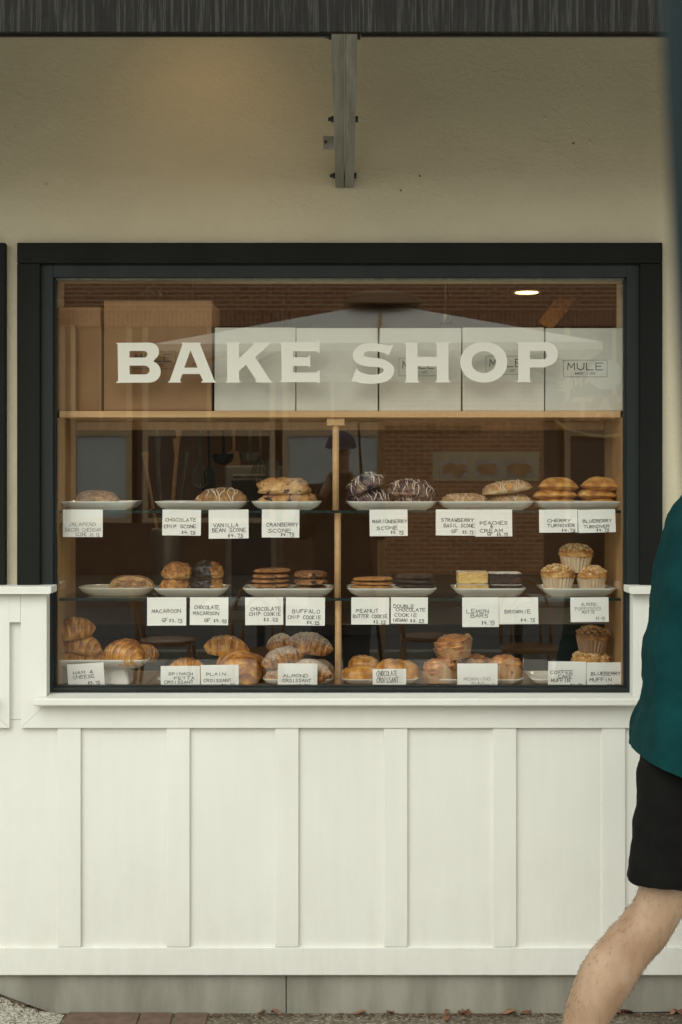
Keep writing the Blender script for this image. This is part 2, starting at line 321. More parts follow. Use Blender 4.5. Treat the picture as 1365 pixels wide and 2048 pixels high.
# vinyl letters, outlines in units of 1/6.2045 photo pixel from each origin
def arc(cx, cy, rx, ry, a0, a1, n=10, e=2.0):
    out = []
    for i in range(n+1):
        t = R(a0+(a1-a0)*i/n); c, s = math.cos(t), math.sin(t)
        out.append((cx+rx*math.copysign(abs(c)**(2/e), c), cy-ry*math.copysign(abs(s)**(2/e), s)))
    return out
L_B = [[(82, 98), (470, 95)]+arc(495, 205, 116, 110, 80, 0, 8)+arc(495, 215, 116, 100, 0, -50, 5)+[(540, 328)]+arc(505, 455, 127, 130, 62, 0, 8)+arc(495, 460, 137, 130, 0, -90, 10)+[(82, 594), (82, 584), (105, 570), (98, 118), (82, 106)],
       [(245, 198), (420, 198)]+arc(425, 240, 44, 42, 80, -80, 10)+[(245, 281)], [(245, 380), (430, 380)]+arc(435, 436, 60, 55, 80, -80, 10)+[(248, 490)]]
L_A = [[(890, 95), (1135, 95), (1134, 104), (1120, 112), (1300, 568), (1320, 580), (1318, 590), (1138, 590), (1138, 578), (1158, 570), (1120, 484), (902, 484), (870, 570), (886, 578), (886, 590), (722, 590), (724, 580), (745, 570), (905, 112), (891, 104)], [(1002, 188), (1092, 406), (925, 406)]]
L_K = [[(66, 94), (258, 94), (258, 102), (237, 116), (240, 292), (420, 118), (406, 103), (406, 94), (644, 92), (644, 102), (615, 118), (440, 275), (628, 566), (657, 580), (655, 590), (441, 588), (441, 578), (458, 570), (327, 368), (238, 446), (240, 570), (264, 578), (264, 588), (72, 590), (72, 580), (94, 570), (92, 118), (68, 104)]]
L_E = [[(742, 92), (1208, 88), (1226, 62), (1238, 62), (1238, 226), (1228, 226), (1210, 202), (910, 202), (910, 276), (1090, 276), (1112, 254), (1123, 254), (1123, 402), (1112, 402), (1094, 384), (910, 384), (910, 466), (1205, 466), (1228, 438), (1240, 438), (1240, 598), (1230, 598), (1212, 584), (746, 586), (746, 577), (768, 566), (764, 116), (742, 102)]]
L_S = [[(602, 124), (544, 260), (530, 242), (470, 215), (400, 204), (320, 199), (265, 208), (234, 228), (230, 246), (248, 264), (300, 276), (400, 286), (470, 300), (540, 328), (595, 375), (616, 420), (608, 480), (575, 535), (520, 575), (430, 598), (320, 606), (210, 597), (140, 580), (105, 572), (92, 580), (82, 576), (145, 410), (152, 412), (160, 436), (200, 464), (260, 486), (340, 495), (420, 488), (465, 468), (484, 440), (480, 420), (455, 405), (400, 399), (290, 392), (210, 376), (145, 345), (108, 300), (98, 250), (110, 200), (150, 150), (200, 120), (270, 102), (350, 99), (430, 108), (510, 125), (560, 134), (586, 128), (594, 120)]]
L_H = [[(732, 95), (922, 95), (922, 104), (900, 114), (903, 272), (1140, 272), (1140, 114), (1116, 104), (1116, 94), (1308, 92), (1308, 102), (1285, 112), (1288, 568), (1312, 578), (1312, 588), (1120, 588), (1120, 578), (1142, 570), (1142, 388), (903, 388), (905, 570), (930, 580), (930, 590), (738, 590), (738, 580), (762, 570), (756, 114), (732, 104)]]
L_O = [arc(391, 338, 291, 250, 0, 355, 60, 2.1), arc(390, 337, 151, 136, 0, 355, 44, 2.05)]
L_P = [[(798, 88), (1160, 90)]+arc(1175, 235, 134, 144, 82, -75, 18, 2.1)+[(1168, 388), (1168, 402), (963, 402), (962, 566), (984, 576), (984, 584), (794, 584), (794, 576), (818, 564), (818, 108), (798, 98)], [(962, 196), (1130, 196)]+arc(1135, 249, 44, 52, 80, -80, 10)+[(962, 301)]]
for ch, ox, polys in (('B', 220, L_B), ('A', 220, L_A), ('K', 440, L_K), ('E', 440, L_E), ('S', 690, L_S), ('H', 690, L_H), ('O', 905, L_O), ('P', 905, L_P)):
    cu = bpy.data.curves.new('letter', 'CURVE'); cu.dimensions = '2D'; cu.fill_mode = 'BOTH'; cu.extrude = .0004
    for pl in polys:
        sp = cu.splines.new('POLY'); sp.points.add(len(pl)-1); sp.use_cyclic_u = True
        for q, (zx, zy) in zip(sp.points, pl): q.co = (PX(ox+zx/6.2045, YG), PZ(670+zy/6.2045, YG), 0, 1)
    t = bpy.data.objects.new('tmp', cu); col.objects.link(t)
    dg = bpy.context.evaluated_depsgraph_get(); me = bpy.data.meshes.new_from_object(t.evaluated_get(dg)); bpy.data.objects.remove(t)
    for v in me.vertices: v.co = (v.co.x, YG-.0012+(-v.co.z), v.co.y)
    me.flip_normals(); me.materials.clear(); me.materials.append(M['vinyl']); me.name = 'letter'
    o = bpy.data.objects.new('letter', me); col.objects.link(o); o.parent = win; o['label'] = 'cream letter %s of BAKE SHOP' % ch
# the neighbouring window at the picture's edge
nw = empty('window', (0, 0, 0)); nw.parent = bk; nw['label'] = 'dark framed neighbouring window'
xa, xb = PX(-60-1200, YC), PX(10.5, YC)
box('casing', 'trim', PX(-38, YC), xb, YC, -.0005, zc, zo, nw, .003); box('casing', 'trim', xa, xa+.07, YC, -.0005, zc, zo, nw, .003)
box('casing', 'trim', xa+.0705, PX(-38, YC)-.0005, YC, -.0005, zo-.07, zo, nw, .003)
box('sash', 'sash', PX(-58, YF), PX(-39, YF), YF, .05, GZ0+.01, zo-.072, nw, .002)
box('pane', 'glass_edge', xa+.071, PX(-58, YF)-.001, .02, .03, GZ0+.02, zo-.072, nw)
# ------------------------------------------------------------------ canopy
cn = empty('canopy', (0, -.75, 2.6)); tag(cn, 'dark weathered metal canopy beam with corrugated roof over the shop window', 'canopy')
YB = -.75; zb0 = PZ(64, YB-.03)
box('beam', 'fascia', XL, XR, YB-.03, YB-.012, zb0, zb0+.30, cn, .002)
zd0 = PZ(72, YB-.011)
box('drip_edge', 'black', XL, PX(656, YB), YB-.011, YB, zd0, zd0+.06, cn); box('drip_edge', 'black', PX(722, YB), XR, YB-.011, YB, zd0, zd0+.06, cn)
rf = MB(); n = 420
for k in range(n+1):
    x = XL+(XR-XL)*k/n; dz = .012*math.sin(k*math.pi/3)
    rf.v += [Vector((x, YB-.12, zb0+.29+dz)), Vector((x, -.001, zb0+.56+dz))]; rf.a += [.5, .5]
rf.f = [[2*k, 2*k+2, 2*k+3, 2*k+1] for k in range(n)]; rf.build('roof_sheet', 'roofing', cn)
# bracket arm: two bars side by side running from the wall out to the beam
br = empty('canopy_bracket', (PX(690), -.01, PZ(378))); tag(br, 'grey steel twin-bar bracket bolted from stucco wall up to canopy beam', 'bracket')
A0, A1 = Vector((PX(689.5), -.002, PZ(377))), Vector((PX(689.5, YB+.002), YB+.002, PZ(62, YB+.002)))
for sgn, w0, w1 in ((-1, 18, 26.5), (1, 18.5, 26)):
    b = MB(); rings = []
    for i in range(13):
        t = i/12; c = A0.lerp(A1, t); w = (w0*(1-t)*SC(0)+w1*t*SC(YB)); g_ = .0012
        x0, x1 = (c.x-w, c.x-g_) if sgn < 0 else (c.x+g_, c.x+w)
        rings.append([Vector((x0, c.y, c.z)), Vector((x1, c.y, c.z)), Vector((x1, c.y+.004, c.z+.045)), Vector((x0, c.y+.004, c.z+.045))])
    b.loft(rings); b.build('bar', 'steel', br, bevel=.003)
    for t in (.045, .44, .93):
        c = A0.lerp(A1, t); w = (w0*(1-t)*SC(0)+w1*t*SC(YB)); xx = c.x+sgn*w
        q = MB(); q.tube([(xx, c.y, c.z+.02), (xx+sgn*.008, c.y, c.z+.02)], .009, 6)
        if sgn < 0: q.tube([(xx, c.y, c.z+.02), (xx-.016, c.y, c.z+.02)], .0055, 8)
        q.build('bolt', 'black', br)
c = A0.lerp(A1, .30); pl = P(654, 285, c.y)
tb = box('tab_plate', 'steel', PX(647, c.y), PX(668, c.y), c.y-.004, c.y, PZ(299, c.y), PZ(273, c.y), br); MB().tube([(PX(652, c.y), c.y-.003, PZ(285, c.y)), (PX(652, c.y), c.y-.012, PZ(285, c.y))], .004, 6).build('bolt', 'black', tb)
# lamp under the canopy that warms the upper wall
lm = empty('canopy_lamp', (-.40, -.42, 3.0)); tag(lm, 'small warm spot lamp fixed under the canopy', 'lamp')
M['lampglow'] = mat('lamp_glow', (1, .8, .5)); _b = M['lampglow'].node_tree.nodes['Principled BSDF']; _b.inputs['Emission Color'].default_value = (1, .66, .3, 1); _b.inputs['Emission Strength'].default_value = 12
MB().tube([(-.40, -.42, 3.09), (-.40, -.42, 3.0), (-.40, -.40, 2.93)], [.012, .035, .045], 16).build('housing', 'black', lm, smooth=True)
MB().tube([(-.40, -.40, 2.9295), (-.40, -.398, 2.925)], .038, 16).build('bulb', 'lampglow', lm)
sp_d = bpy.data.lights.new('bulb_light', 'SPOT'); sp_d.energy = 0.65; sp_d.color = (1, .62, .30); sp_d.spot_size = R(100); sp_d.spot_blend = 1; sp_d.shadow_soft_size = .04
sp = bpy.data.objects.new('bulb_light', sp_d); col.objects.link(sp); sp.parent = lm; sp.location = (0, .03, -.085); sp.rotation_euler = (R(52), 0, 0)
# ------------------------------------------------------------------ shop interior
M['room'] = mat('room_plaster', (0.24, 0.145, 0.075), (0.31, 0.19, 0.105), 2, 0.9)
M['room_dark'] = mat('room_floor', (0.035, 0.028, 0.02), (0.05, 0.04, 0.03), 4, 0.7)
M['beamwood'] = mat('timber', (0.62, 0.27, 0.06), (0.80, 0.40, 0.11), 5, 0.6, .2, 60, .002, (6, .5, 6))
ry0, ry1, rx0, rx1, rz1 = .225, 7.6, -3.6, 3.6, 3.0
tag(box('floor', 'room_dark', rx0, rx1, ry0, ry1, 0.02, .04), 'dark floor inside the shop', kind='structure')
tag(box('ceiling', 'room', rx0, rx1, ry0, ry1, rz1, rz1+.05), 'brown ceiling inside the shop', kind='structure')
tag(box('wall_back', 'room', rx0, rx1, ry1, ry1+.05, 0.04, rz1), 'brown back wall inside the shop', kind='structure')
tag(box('wall_left', 'room', rx0-.05, rx0, ry0, ry1, 0.04, rz1), 'brown side wall inside the shop', kind='structure')
tag(box('wall_right', 'room', rx1, rx1+.05, ry0, ry1, 0.04, rz1), 'brown side wall inside the shop near the timber brace', kind='structure')
M['downlight'] = mat('downlight_glow', (1, .9, .7)); _b = M['downlight'].node_tree.nodes['Principled BSDF']; _b.inputs['Emission Color'].default_value = (1, .80, .50, 1); _b.inputs['Emission Strength'].default_value = 60  # strong glow for the added, unseen fill discs only
M['downlight_dim'] = mat('dim_downlight_glow', (1, .9, .7)); _b = M['downlight_dim'].node_tree.nodes['Principled BSDF']; _b.inputs['Emission Color'].default_value = (1, .72, .36, 1); _b.inputs['Emission Strength'].default_value = 2.2
def down_or_fill_light(x, y, label):
    t = empty('ceiling_light', (x, y, rz1)); tag(t, label, 'light', 'round ceiling downlights')
    MB().tube([(x, y, rz1), (x, y, rz1-.012)], [.115, .108], 28).build('trim_ring', 'boxwhite', t)
    MB().tube([(x, y, rz1-.0125), (x, y, rz1-.016)], .086, 28).build('diffuser', 'downlight' if y < 6 else 'downlight_dim', t)
down_or_fill_light(PX(1054, 6.45), 6.45, 'glowing round ceiling light above the white boxes')
down_or_fill_light(0.2, 3.2, 'round ceiling light deep inside the shop, hidden by the window head')  # this and the next three: fill lights added to brighten case and kitchen
down_or_fill_light(-2.2, 4.6, 'round ceiling light over the kitchen, hidden by the window head')
down_or_fill_light(-.9, 1.5, 'round ceiling light over the utensil rail, hidden by the window head')
down_or_fill_light(1.3, 1.5, 'round ceiling light behind the muffins, hidden by the window head')
down_or_fill_light(PX(1130, 5.6), 5.6, 'round ceiling light just before the slanting timber brace, hidden by the window head')  # extra fill light added out of view to light the brace
# timber brace lit beside the light
y = 6.9; tb = MB(); a, b_ = P(1088, 655, y), P(1166, 552, y)
d = (b_-a).normalized(); nrm = Vector((-d.z, 0, d.x))*.062
tb.loft([[a-nrm+Vector((0, -.06, 0)), a+nrm+Vector((0, -.06, 0)), a+nrm+Vector((0, .06, 0)), a-nrm+Vector((0, .06, 0))], [b_-nrm+Vector((0, -.06, 0)), b_+nrm+Vector((0, -.06, 0)), b_+nrm+Vector((0, .06, 0)), b_-nrm+Vector((0, .06, 0))]])
tag(tb.build('timber_brace', 'beamwood', bevel=.008), 'slanting orange timber brace beside the round ceiling light', 'brace')
if 0: tag(box('timber_post', 'beamwood', PX(1090, y), PX(1122, y), y+.061, y+.18, .04, rz1-.001, bevel=.008), 'dark timber post under the slanting brace', 'post')
def pendant(px, py, w, y, label):
    p = P(px, py, y); t = empty('pendant_lamp', (p.x, y, rz1)); tag(t, label, 'lamp')
    MB().tube([(p.x, y, rz1-.001), (p.x, y, p.z)], .006, 6).build('cord', 'black', t)
    rings = []
    for rr, dz in ((.02, .03), (w*.6, .012), (w, -.012), (w*.97, -.02)): rings.append([(p.x+rr*math.cos(2*math.pi*k/20), y+rr*math.sin(2*math.pi*k/20), p.z+dz) for k in range(20)])
    MB().loft(rings).build('shade', 'black', t, smooth=True)
pendant(305, 585, .05, 2.6, 'black dish pendant lamp above the brown boxes')
pendant(893, 640, .035, 3.4, 'thin black pendant cord and shade above the white boxes')
# kitchen: counter, steel shelving, hanging utensils, utensil jar
M['counter'] = mat('dark_counter', (0.03, 0.024, 0.02), (0.05, 0.04, 0.03), 6, .4)
M['equip'] = mat('kitchen_steel', (0.30, 0.29, 0.26), (0.38, 0.37, 0.33), 3, .35, metal=.6)
ct = empty('kitchen_counter', (-.3, 2.3, .04)); tag(ct, 'dark kitchen counter behind the pastry case', 'counter')
box('counter_top', 'counter', -2.4, 2.4, 1.9, 2.7, .90, .95, ct, .004); box('cabinet', 'counter', -2.38, 2.38, 1.95, 2.68, .042, .899, ct)
eq = empty('steel_oven', (PX(505, 2.3), 2.3, .95)); tag(eq, 'dull steel kitchen oven box on the counter behind the utensils', 'oven')
ex0, ex1 = PX(450, 2.0), PX(556, 2.0)
box('body', 'equip', ex0, ex1, 2.0, 2.55, .951, PZ(930, 2.0), eq, .01); box('door', 'counter', ex0+.03, ex1-.03, 1.99, 1.999, 1.0, PZ(960, 2.0), eq, .003)
MB().tube([(ex0+.04, 1.97, PZ(952, 2.)), (ex1-.04, 1.97, PZ(952, 2.))], .008, 8).build('handle', 'steel', eq)
un = empty('utensil_rail', (PX(480, 1.1), 1.1, PZ(848, 1.1))); tag(un, 'dark hanging rail above the kitchen counter', 'rail')
MB().tube([(PX(380, 1.1), 1.1, PZ(846, 1.1)), (PX(575, 1.1), 1.1, PZ(846, 1.1))], .007, 8).build('bar', 'black', un)
for px in (385, 570): MB().tube([(PX(px, 1.1), 1.1, PZ(846, 1.1)), (PX(px, 1.1), 1.1, rz1)], .004, 6).build('hanger', 'black', un)
def utensil(px, L, kind, m, label, name):
    x = PX(px, 1.1); z0 = PZ(848, 1.1)-.008; b = MB()
    b.tube([(x, 1.1, z0), (x+.002, 1.102, z0-L*.62)], [.006, .005], 8)
    if kind == 'flat': b.loft([[(x-w, 1.099, z0-L*t), (x+w, 1.099, z0-L*t), (x+w, 1.105, z0-L*t), (x-w, 1.105, z0-L*t)] for t, w in ((.60, .006), (.66, .024), (.98, .027), (1, .02))])
    if kind == 'ladle':
        rings = [[(x+rr*math.cos(2*math.pi*k/14), 1.09+rr*math.sin(2*math.pi*k/14), z0-L*.62-dz) for k in range(14)] for rr, dz in ((.040, 0), (.040, .012), (.032, .03), (.012, .042))]; b.loft(rings)
    if kind == 'whisk':
        for k in range(6):
            an = math.pi*k/6; b.tube([(x+math.cos(an)*r_*s_, 1.1+math.sin(an)*r_*s_, z0-L*t) for s_, seq in ((1, ((.55, .006), (.75, .03), (.9, .032), (1, .0))), ) for t, r_ in seq], .0016, 5)
            b.tube([(x-math.cos(an)*r_, 1.1-math.sin(an)*r_, z0-L*t) for t, r_ in ((.55, .006), (.75, .03), (.9, .032), (1, .0))], .0016, 5)
    tag(b.build(name, m, smooth=False), label, 'utensil', 'utensils hanging from the rail')
utensil(400, .24, 'whisk', 'steel', 'wire whisk hanging nearest the end of the rail', 'whisk')
utensil(418, .26, 'flat', 'black', 'long black spatula hanging beside the whisk', 'spatula')
utensil(447, .17, 'ladle', 'black', 'black ladle hanging left of the wooden spatula', 'ladle')
utensil(467, .15, 'flat', 'oak', 'pale wooden spatula hanging in the middle of the rail', 'spatula')
utensil(500, .16, 'ladle', 'steel', 'steel ladle hanging from the rail over the oven', 'ladle')
utensil(520, .22, 'whisk', 'steel', 'wire whisk hanging over the oven', 'whisk')
utensil(545, .20, 'flat', 'steel', 'steel turner hanging at the far end of the rail', 'turner')
jx, jy = PX(332, 2.05), 2.05
jr = empty('utensil_jar', (jx, jy, .95)); tag(jr, 'tall steel jar of wooden spoons on the kitchen counter', 'jar')
MB().loft([[(jx+r_*math.cos(2*math.pi*k/20), jy+r_*math.sin(2*math.pi*k/20), z) for k in range(20)] for r_, z in ((.05, .951), (.062, 1.0), (.065, 1.34), (.06, 1.36))]).build('jar_body', 'equip', jr, smooth=True)
for k in range(7):
    an = k*1.1; MB().tube([(jx+.03*math.cos(an), jy+.03*math.sin(an), 1.3), (jx+.085*math.cos(an), jy+.07*math.sin(an), 1.62+.06*(k % 3)), (jx+.09*math.cos(an), jy+.07*math.sin(an), 1.70+.06*(k % 3))], [.007, .007, .018], 8).build('spoon', 'oak' if k % 2 else 'steel', jr)
# ------------------------------------------------------------------ display case
dc = empty('display_case', (0, .22, GZ0)); tag(dc, 'pale wooden display case with two glass shelves and a dowel post', 'display case')
YD0, YD1 = .058, .375
cx0, cx1 = fx0+.001, fx1-.001
zfl = PZ(1376, .08)
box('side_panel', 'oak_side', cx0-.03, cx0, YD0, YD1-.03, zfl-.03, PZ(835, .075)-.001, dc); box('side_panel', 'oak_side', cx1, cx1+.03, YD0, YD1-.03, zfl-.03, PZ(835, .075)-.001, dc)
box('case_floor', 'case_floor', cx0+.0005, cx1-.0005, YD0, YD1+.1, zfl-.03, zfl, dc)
ysf = .075; zs1, zs0 = PZ(822, ysf), PZ(835, ysf)
box('wooden_shelf', 'oak', cx0+.0005, cx1-.0005, ysf, YD1+.02, zs0, zs1, dc, .0015)
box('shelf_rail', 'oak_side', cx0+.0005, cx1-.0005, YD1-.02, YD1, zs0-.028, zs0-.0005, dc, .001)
dx0 = PX(672, .10)
box('dowel_block', 'oak', PX(654, .085), PX(690, .085), .085, .115, PZ(851, .085), zs0-.0005, dc, .002)
zsh = [PZ(1021, .07), PZ(1196.5, .07)]
YSH = .070; YSB = .34; TH = .008
segs = [(PZ(851, .085), zsh[0]+.0005, 0), (zsh[0]-TH-.0005, zsh[1]+.0005, 4), (zsh[1]-TH-.0005, zfl+.0005, 5)]
for za, zb2, dpx in segs: MB().tube([(dx0+dpx*.0015, .10, zb2), (dx0+dpx*.0015, .10, za)], .0102, 14).build('dowel', 'oak', dc, smooth=True)
for z in zsh:
    s = box('glass_shelf', 'shelf_glass', cx0+.001, cx1-.001, YSH+.001, YSB, z-TH, z, dc)
    box('shelf_edge', 'glass_edge', cx0+.001, cx1-.001, YSH, YSH+.0008, z-TH, z, s)
# ------------------------------------------------------------------ hand lettering
SF = {'A': ['0,0 2,6 4,0', '.8,2.2 3.3,2.2'], 'B': ['0,0 0,6 3,5.7 3.2,3.6 0,3.2', '3,3.2 3.9,1.6 3,0 0,0'], 'C': ['4,5.2 2.2,6 .2,4 .2,1.6 2,0 4,.7'], 'D': ['0,0 0,6 2.6,5.6 4,3 2.6,.3 0,0'],
 'E': ['4,6 0,6 0,0 4,0', '0,3.1 3,3.1'], 'F': ['4,6 0,6 0,0', '0,3.1 3,3.1'], 'G': ['4,5.2 2,6 .2,4 .2,1.6 2,0 4,1 4,2.7 2.4,2.7'], 'H': ['0,0 0,6', '4,0 4,6', '0,3 4,3'], 'I': ['2,0 2,6'], 'J': ['3.4,6 3.4,1.4 2,0 .2,1'],
 'K': ['0,0 0,6', '3.8,6 0,2.8 4,0'], 'L': ['0,6 0,0 4,0'], 'M': ['0,0 .3,6 2,2 3.8,6 4,0'], 'N': ['0,0 0,6 4,0 4,6'], 'O': ['2,6 .2,4.6 .2,1.4 2,0 3.8,1.4 3.8,4.6 2,6'], 'P': ['0,0 0,6 3.4,5.6 3.6,3.4 0,2.8'],
 'Q': ['2,6 .2,4.6 .2,1.4 2,0 3.8,1.4 3.8,4.6 2,6', '2.6,1.4 4.2,-.3'], 'R': ['0,0 0,6 3.4,5.6 3.5,3.5 0,2.9', '1.4,2.9 4,0'], 'S': ['3.8,5.3 2,6 .3,4.9 1,3.4 3.2,2.7 3.8,1.2 2,0 .1,.8'], 'T': ['0,6 4,6', '2,6 2,0'], 'U': ['0,6 .2,1.2 2,0 3.8,1.2 4,6'],
 'V': ['0,6 2,0 4,6'], 'W': ['0,6 1,0 2,4 3,0 4,6'], 'X': ['0,0 4,6', '0,6 4,0'], 'Y': ['0,6 2,3 4,6', '2,3 2,0'], 'Z': ['0,6 4,6 0,0 4,0'], '&': ['4,0 .8,4.4 1.6,6 2.8,5 .2,1.6 1.4,0 3.8,2.4'],
 '0': ['2,6 .4,4.6 .4,1.4 2,0 3.6,1.4 3.6,4.6 2,6'], '2': ['.4,4.8 2,6 3.6,4.8 .2,0 3.8,0'], '3': ['.4,5.4 2,6 3.4,4.8 1.6,3.2 3.8,1.6 2,0 .2,.7'], '4': ['3,0 3,6', '1,6 .4,2.6 4,2.6'], '5': ['3.6,6 .8,6 .6,3.4 2.8,3.5 3.6,1.6 2,0 .3,.6'],
 '7': ['.2,6 3.8,6 1.6,0'], '8': ['2,3.2 .6,4.6 2,6 3.4,4.6 2,3.2 .3,1.5 2,0 3.7,1.5 2,3.2'], '$': ['3.4,4.8 2,5.4 .7,4.5 3.2,2.2 2,.8 .5,1.3', '2,6.4 2,-.4'], '.': ['1.8,0 2.2,.4'], '(': ['3,6.4 1.6,3 3,-.4'], ')': ['1,6.4 2.4,3 1,-.4'], '+': ['.6,3 3.4,3', '2,1.6 2,4.4'], '~': ['.4,0 1.4,.9 2.6,.2 3.6,1'], '_': ['-.6,0 4.6,0']}
def strokes(mb, text, x0, z0, w, h, y, lw, jit=.25, ss=0, xsc=None, flip=1, rnd=None):
    """one line of stroke lettering, w wide, h tall, its lower corner at (x0, z0)"""
    rnd = rnd or random
    adv = 5.4; tot = len(text)*adv-1.4; sx = w/tot; sz = h/6; cxp = 0
    for ch in text:
        base = ch
        ex = []
        if ch == 'Ñ': base = 'N'; ex = ['1,7 2,7.6 3,7']
        dz = rnd.uniform(-jit, jit)*1.2
        for pl in SF.get(base, [])+ex:
            pts = [tuple(map(float, q.split(','))) for q in pl.split()]
            pts = [(x0+flip*(cxp+px_+rnd.uniform(-jit, jit))*sx, z0+(pz_+dz+rnd.uniform(-jit, jit))*sz) for px_, pz_ in pts]
            for (xa, za), (xb, zb2) in zip(pts, pts[1:]):
                d = Vector((xb-xa, zb2-za)); 
                if d.length < 1e-6: continue
                d.normalize(); n_ = Vector((-d.y, d.x))*lw/2; e_ = d*lw*.4
                mb.add([(xa-e_.x-n_.x, y, za-e_.y-n_.y), (xb+e_.x-n_.x, y, zb2+e_.y-n_.y), (xb+e_.x+n_.x, y, zb2+e_.y+n_.y), (xa-e_.x+n_.x, y, za-e_.y+n_.y)], [(0, 1, 2, 3)])
        cxp += adv
# ------------------------------------------------------------------ cartons on the wooden shelf
def logo(parent, px0, px1, py0, py1, y, ink='ink'):
    b = MB(); x0, x1, z0, z1 = PX(px0, y), PX(px1, y), PZ(py1, y), PZ(py0, y); yy = y-.0009; t = .0010
    for a in ((x0, x1, z0, z0+t), (x0, x1, z1-t, z1), (x0, x0+t, z0+t, z1-t), (x1-t, x1, z0+t, z1-t)): b.add([(a[0], yy, a[2]), (a[1], yy, a[2]), (a[1], yy, a[3]), (a[0], yy, a[3])], [(0, 1, 2, 3)])
    w = x1-x0; h = z1-z0
    strokes(b, 'MULE', x0+w*.10, z0+h*.42, w*.80, h*.40, yy, .0024, 0)
    strokes(b, 'BAKERY + CAFE', x0+w*.27, z0+h*.15, w*.46, h*.12, yy, .0008, 0)
    b.build('logo', ink, parent)
def carton(name, px0, px1, py0, yf, depth, m, label, logo_px=None, flap=False):
    x0, x1, z1 = PX(px0, yf), PX(px1, yf), PZ(py0, yf); z0 = zs1+.0008
    t = empty(name, ((x0+x1)/2, yf, z0)); tag(t, label, 'box', 'cartons on the wooden shelf')
    b = MB(); bev = .003; lean = random.uniform(-.0015, .0015)
    b.add([(x0, yf, z0), (x1, yf, z0), (x1, yf+depth, z0), (x0, yf+depth, z0), (x0+lean, yf+.001, z1), (x1+lean, yf, z1), (x1+lean, yf+depth, z1), (x0+lean, yf+depth, z1)], [(0, 3, 2, 1), (4, 5, 6, 7), (0, 1, 5, 4), (1, 2, 6, 5), (2, 3, 7, 6), (3, 0, 4, 7)])
    b.build('carton_body', m, t, bevel=.002)
    if flap: box('flap', m, x0+.006, x1-.006, yf-.0016, yf-.0004, z0+.004, z0+(z1-z0)*.985, t)
    if logo_px: logo(t, *logo_px, yf-(.0016 if flap else 0), 'ink')
carton('brown_carton', 108, 151, 648, .080, .03, 'kraft', 'narrow brown carton at the shelf end, in front of taller brown carton')
carton('brown_carton', 106, 203, 614, .115, .22, 'kraft', 'tall brown carton standing behind the narrow one', None, True)
carton('brown_carton', 208, 424, 601, .09, .26, 'kraft', 'largest brown carton standing behind letters B and A', (262, 352, 702, 738), True)
for k, (a, b_, c_, lg) in enumerate(((429, 591.2, 655, None), (593.2, 756, 656, None), (759, 922.5, 656, (798, 876, 716, 752)), (926, 1089, 655, (972, 1052, 712, 749)), (1091, 1253, 656, (1127, 1215, 720, 754)))):
    carton('white_carton', a, b_, c_, .092+.002*(k % 3), .24, 'boxwhite', ['plain white carton next to the largest brown carton, behind letter K', 'plain white carton behind letter E', 'white logo carton behind letter H', 'white logo carton behind letters O and P', 'white logo carton at the shelf end beyond letter P'][k], lg)
# ------------------------------------------------------------------ price cards
def card(px0, px1, py0, py1, lines, label, ink='ink', tilt=0, yf=None, tall=False, bottom=False):
    """lines: (text, x fraction, width fraction, y fraction of baseline from top)"""
    yf = yf if yf is not None else (.0655 if not bottom else .075)
    x0, x1, z1, z0 = PX(px0, yf), PX(px1, yf), PZ(py0, yf), PZ(py1, yf)
    if bottom: z1 += max(0, zfl+.0008-z0); z0 = max(z0, zfl+.0008)
    else: z1 = min(z1, zsh[0]-.001 if py0 < 1100 else zsh[1]-.001)+.004
    w, h = x1-x0, z1-z0; cx = (x0+x1)/2
    rnd = random.Random(int(px0*7+py0))
    curl = rnd.uniform(.0005, .0055)*(1 if not bottom else -.6); side = rnd.uniform(-.0022, .0022); cv_ = lambda x_, z_: -curl*((h-z_)/h)**2-side*(2*x_/w)**2
    cm = MB(); n_ = 6
    for yy in (0, .0005):
        cm.add([(-w/2+w*i/n_, yy+cv_(-w/2+w*i/n_, h*j/n_), h*j/n_) for j in range(n_+1) for i in range(n_+1)], [(j*(n_+1)+i, j*(n_+1)+i+1, (j+1)*(n_+1)+i+1, (j+1)*(n_+1)+i) for j in range(n_) for i in range(n_)])
    bd = [i for i in range(n_)]+[n_+(n_+1)*j for j in range(n_)]+[(n_+1)*(n_+1)-1-i for i in range(n_)]+[(n_+1)*j for j in range(n_, 0, -1)]; m_ = (n_+1)**2
    cm.f += [[bd[k], bd[(k+1) % len(bd)], bd[(k+1) % len(bd)]+m_, bd[k]+m_] for k in range(len(bd))]
    o = cm.build('price_card', 'card', loc=(cx, yf, z0), rot=(R(rnd.uniform(-1.2, 0)), R(tilt+rnd.uniform(-.7, .7)), R(rnd.uniform(-1.8, 1.8))))
    tag(o, label, 'price card')
    b = MB()
    for (tx, fx, fw, fy) in lines:
        hh = (.125 if not tall else .27)*h
        if tx.startswith('$') or tx.startswith('GF $') or tx.startswith('(VEG') or tx[0].isdigit(): hh = .105*h
        strokes(b, tx, -w/2+fx*w, h*(1-fy), fw*w, hh, -.0005, .0016 if ink == 'ink' else .0013, .34, rnd=rnd)
        if '$' in tx or tx[0].isdigit(): b.add([(-w/2+(fx+fw*.72)*w, -.0005, h*(1-fy)-.0028), (-w/2+(fx+fw)*w, -.0005, h*(1-fy)-.0026), (-w/2+(fx+fw)*w, -.0005, h*(1-fy)-.0014), (-w/2+(fx+fw*.72)*w, -.0005, h*(1-fy)-.0016)], [(0, 1, 2, 3)])
    b.v = [Vector((p.x, p.y+cv_(p.x, p.z), p.z)) for p in b.v]; lt = b.build('lettering', ink, loc=(0, 0, 0)); lt.parent = o
C = card
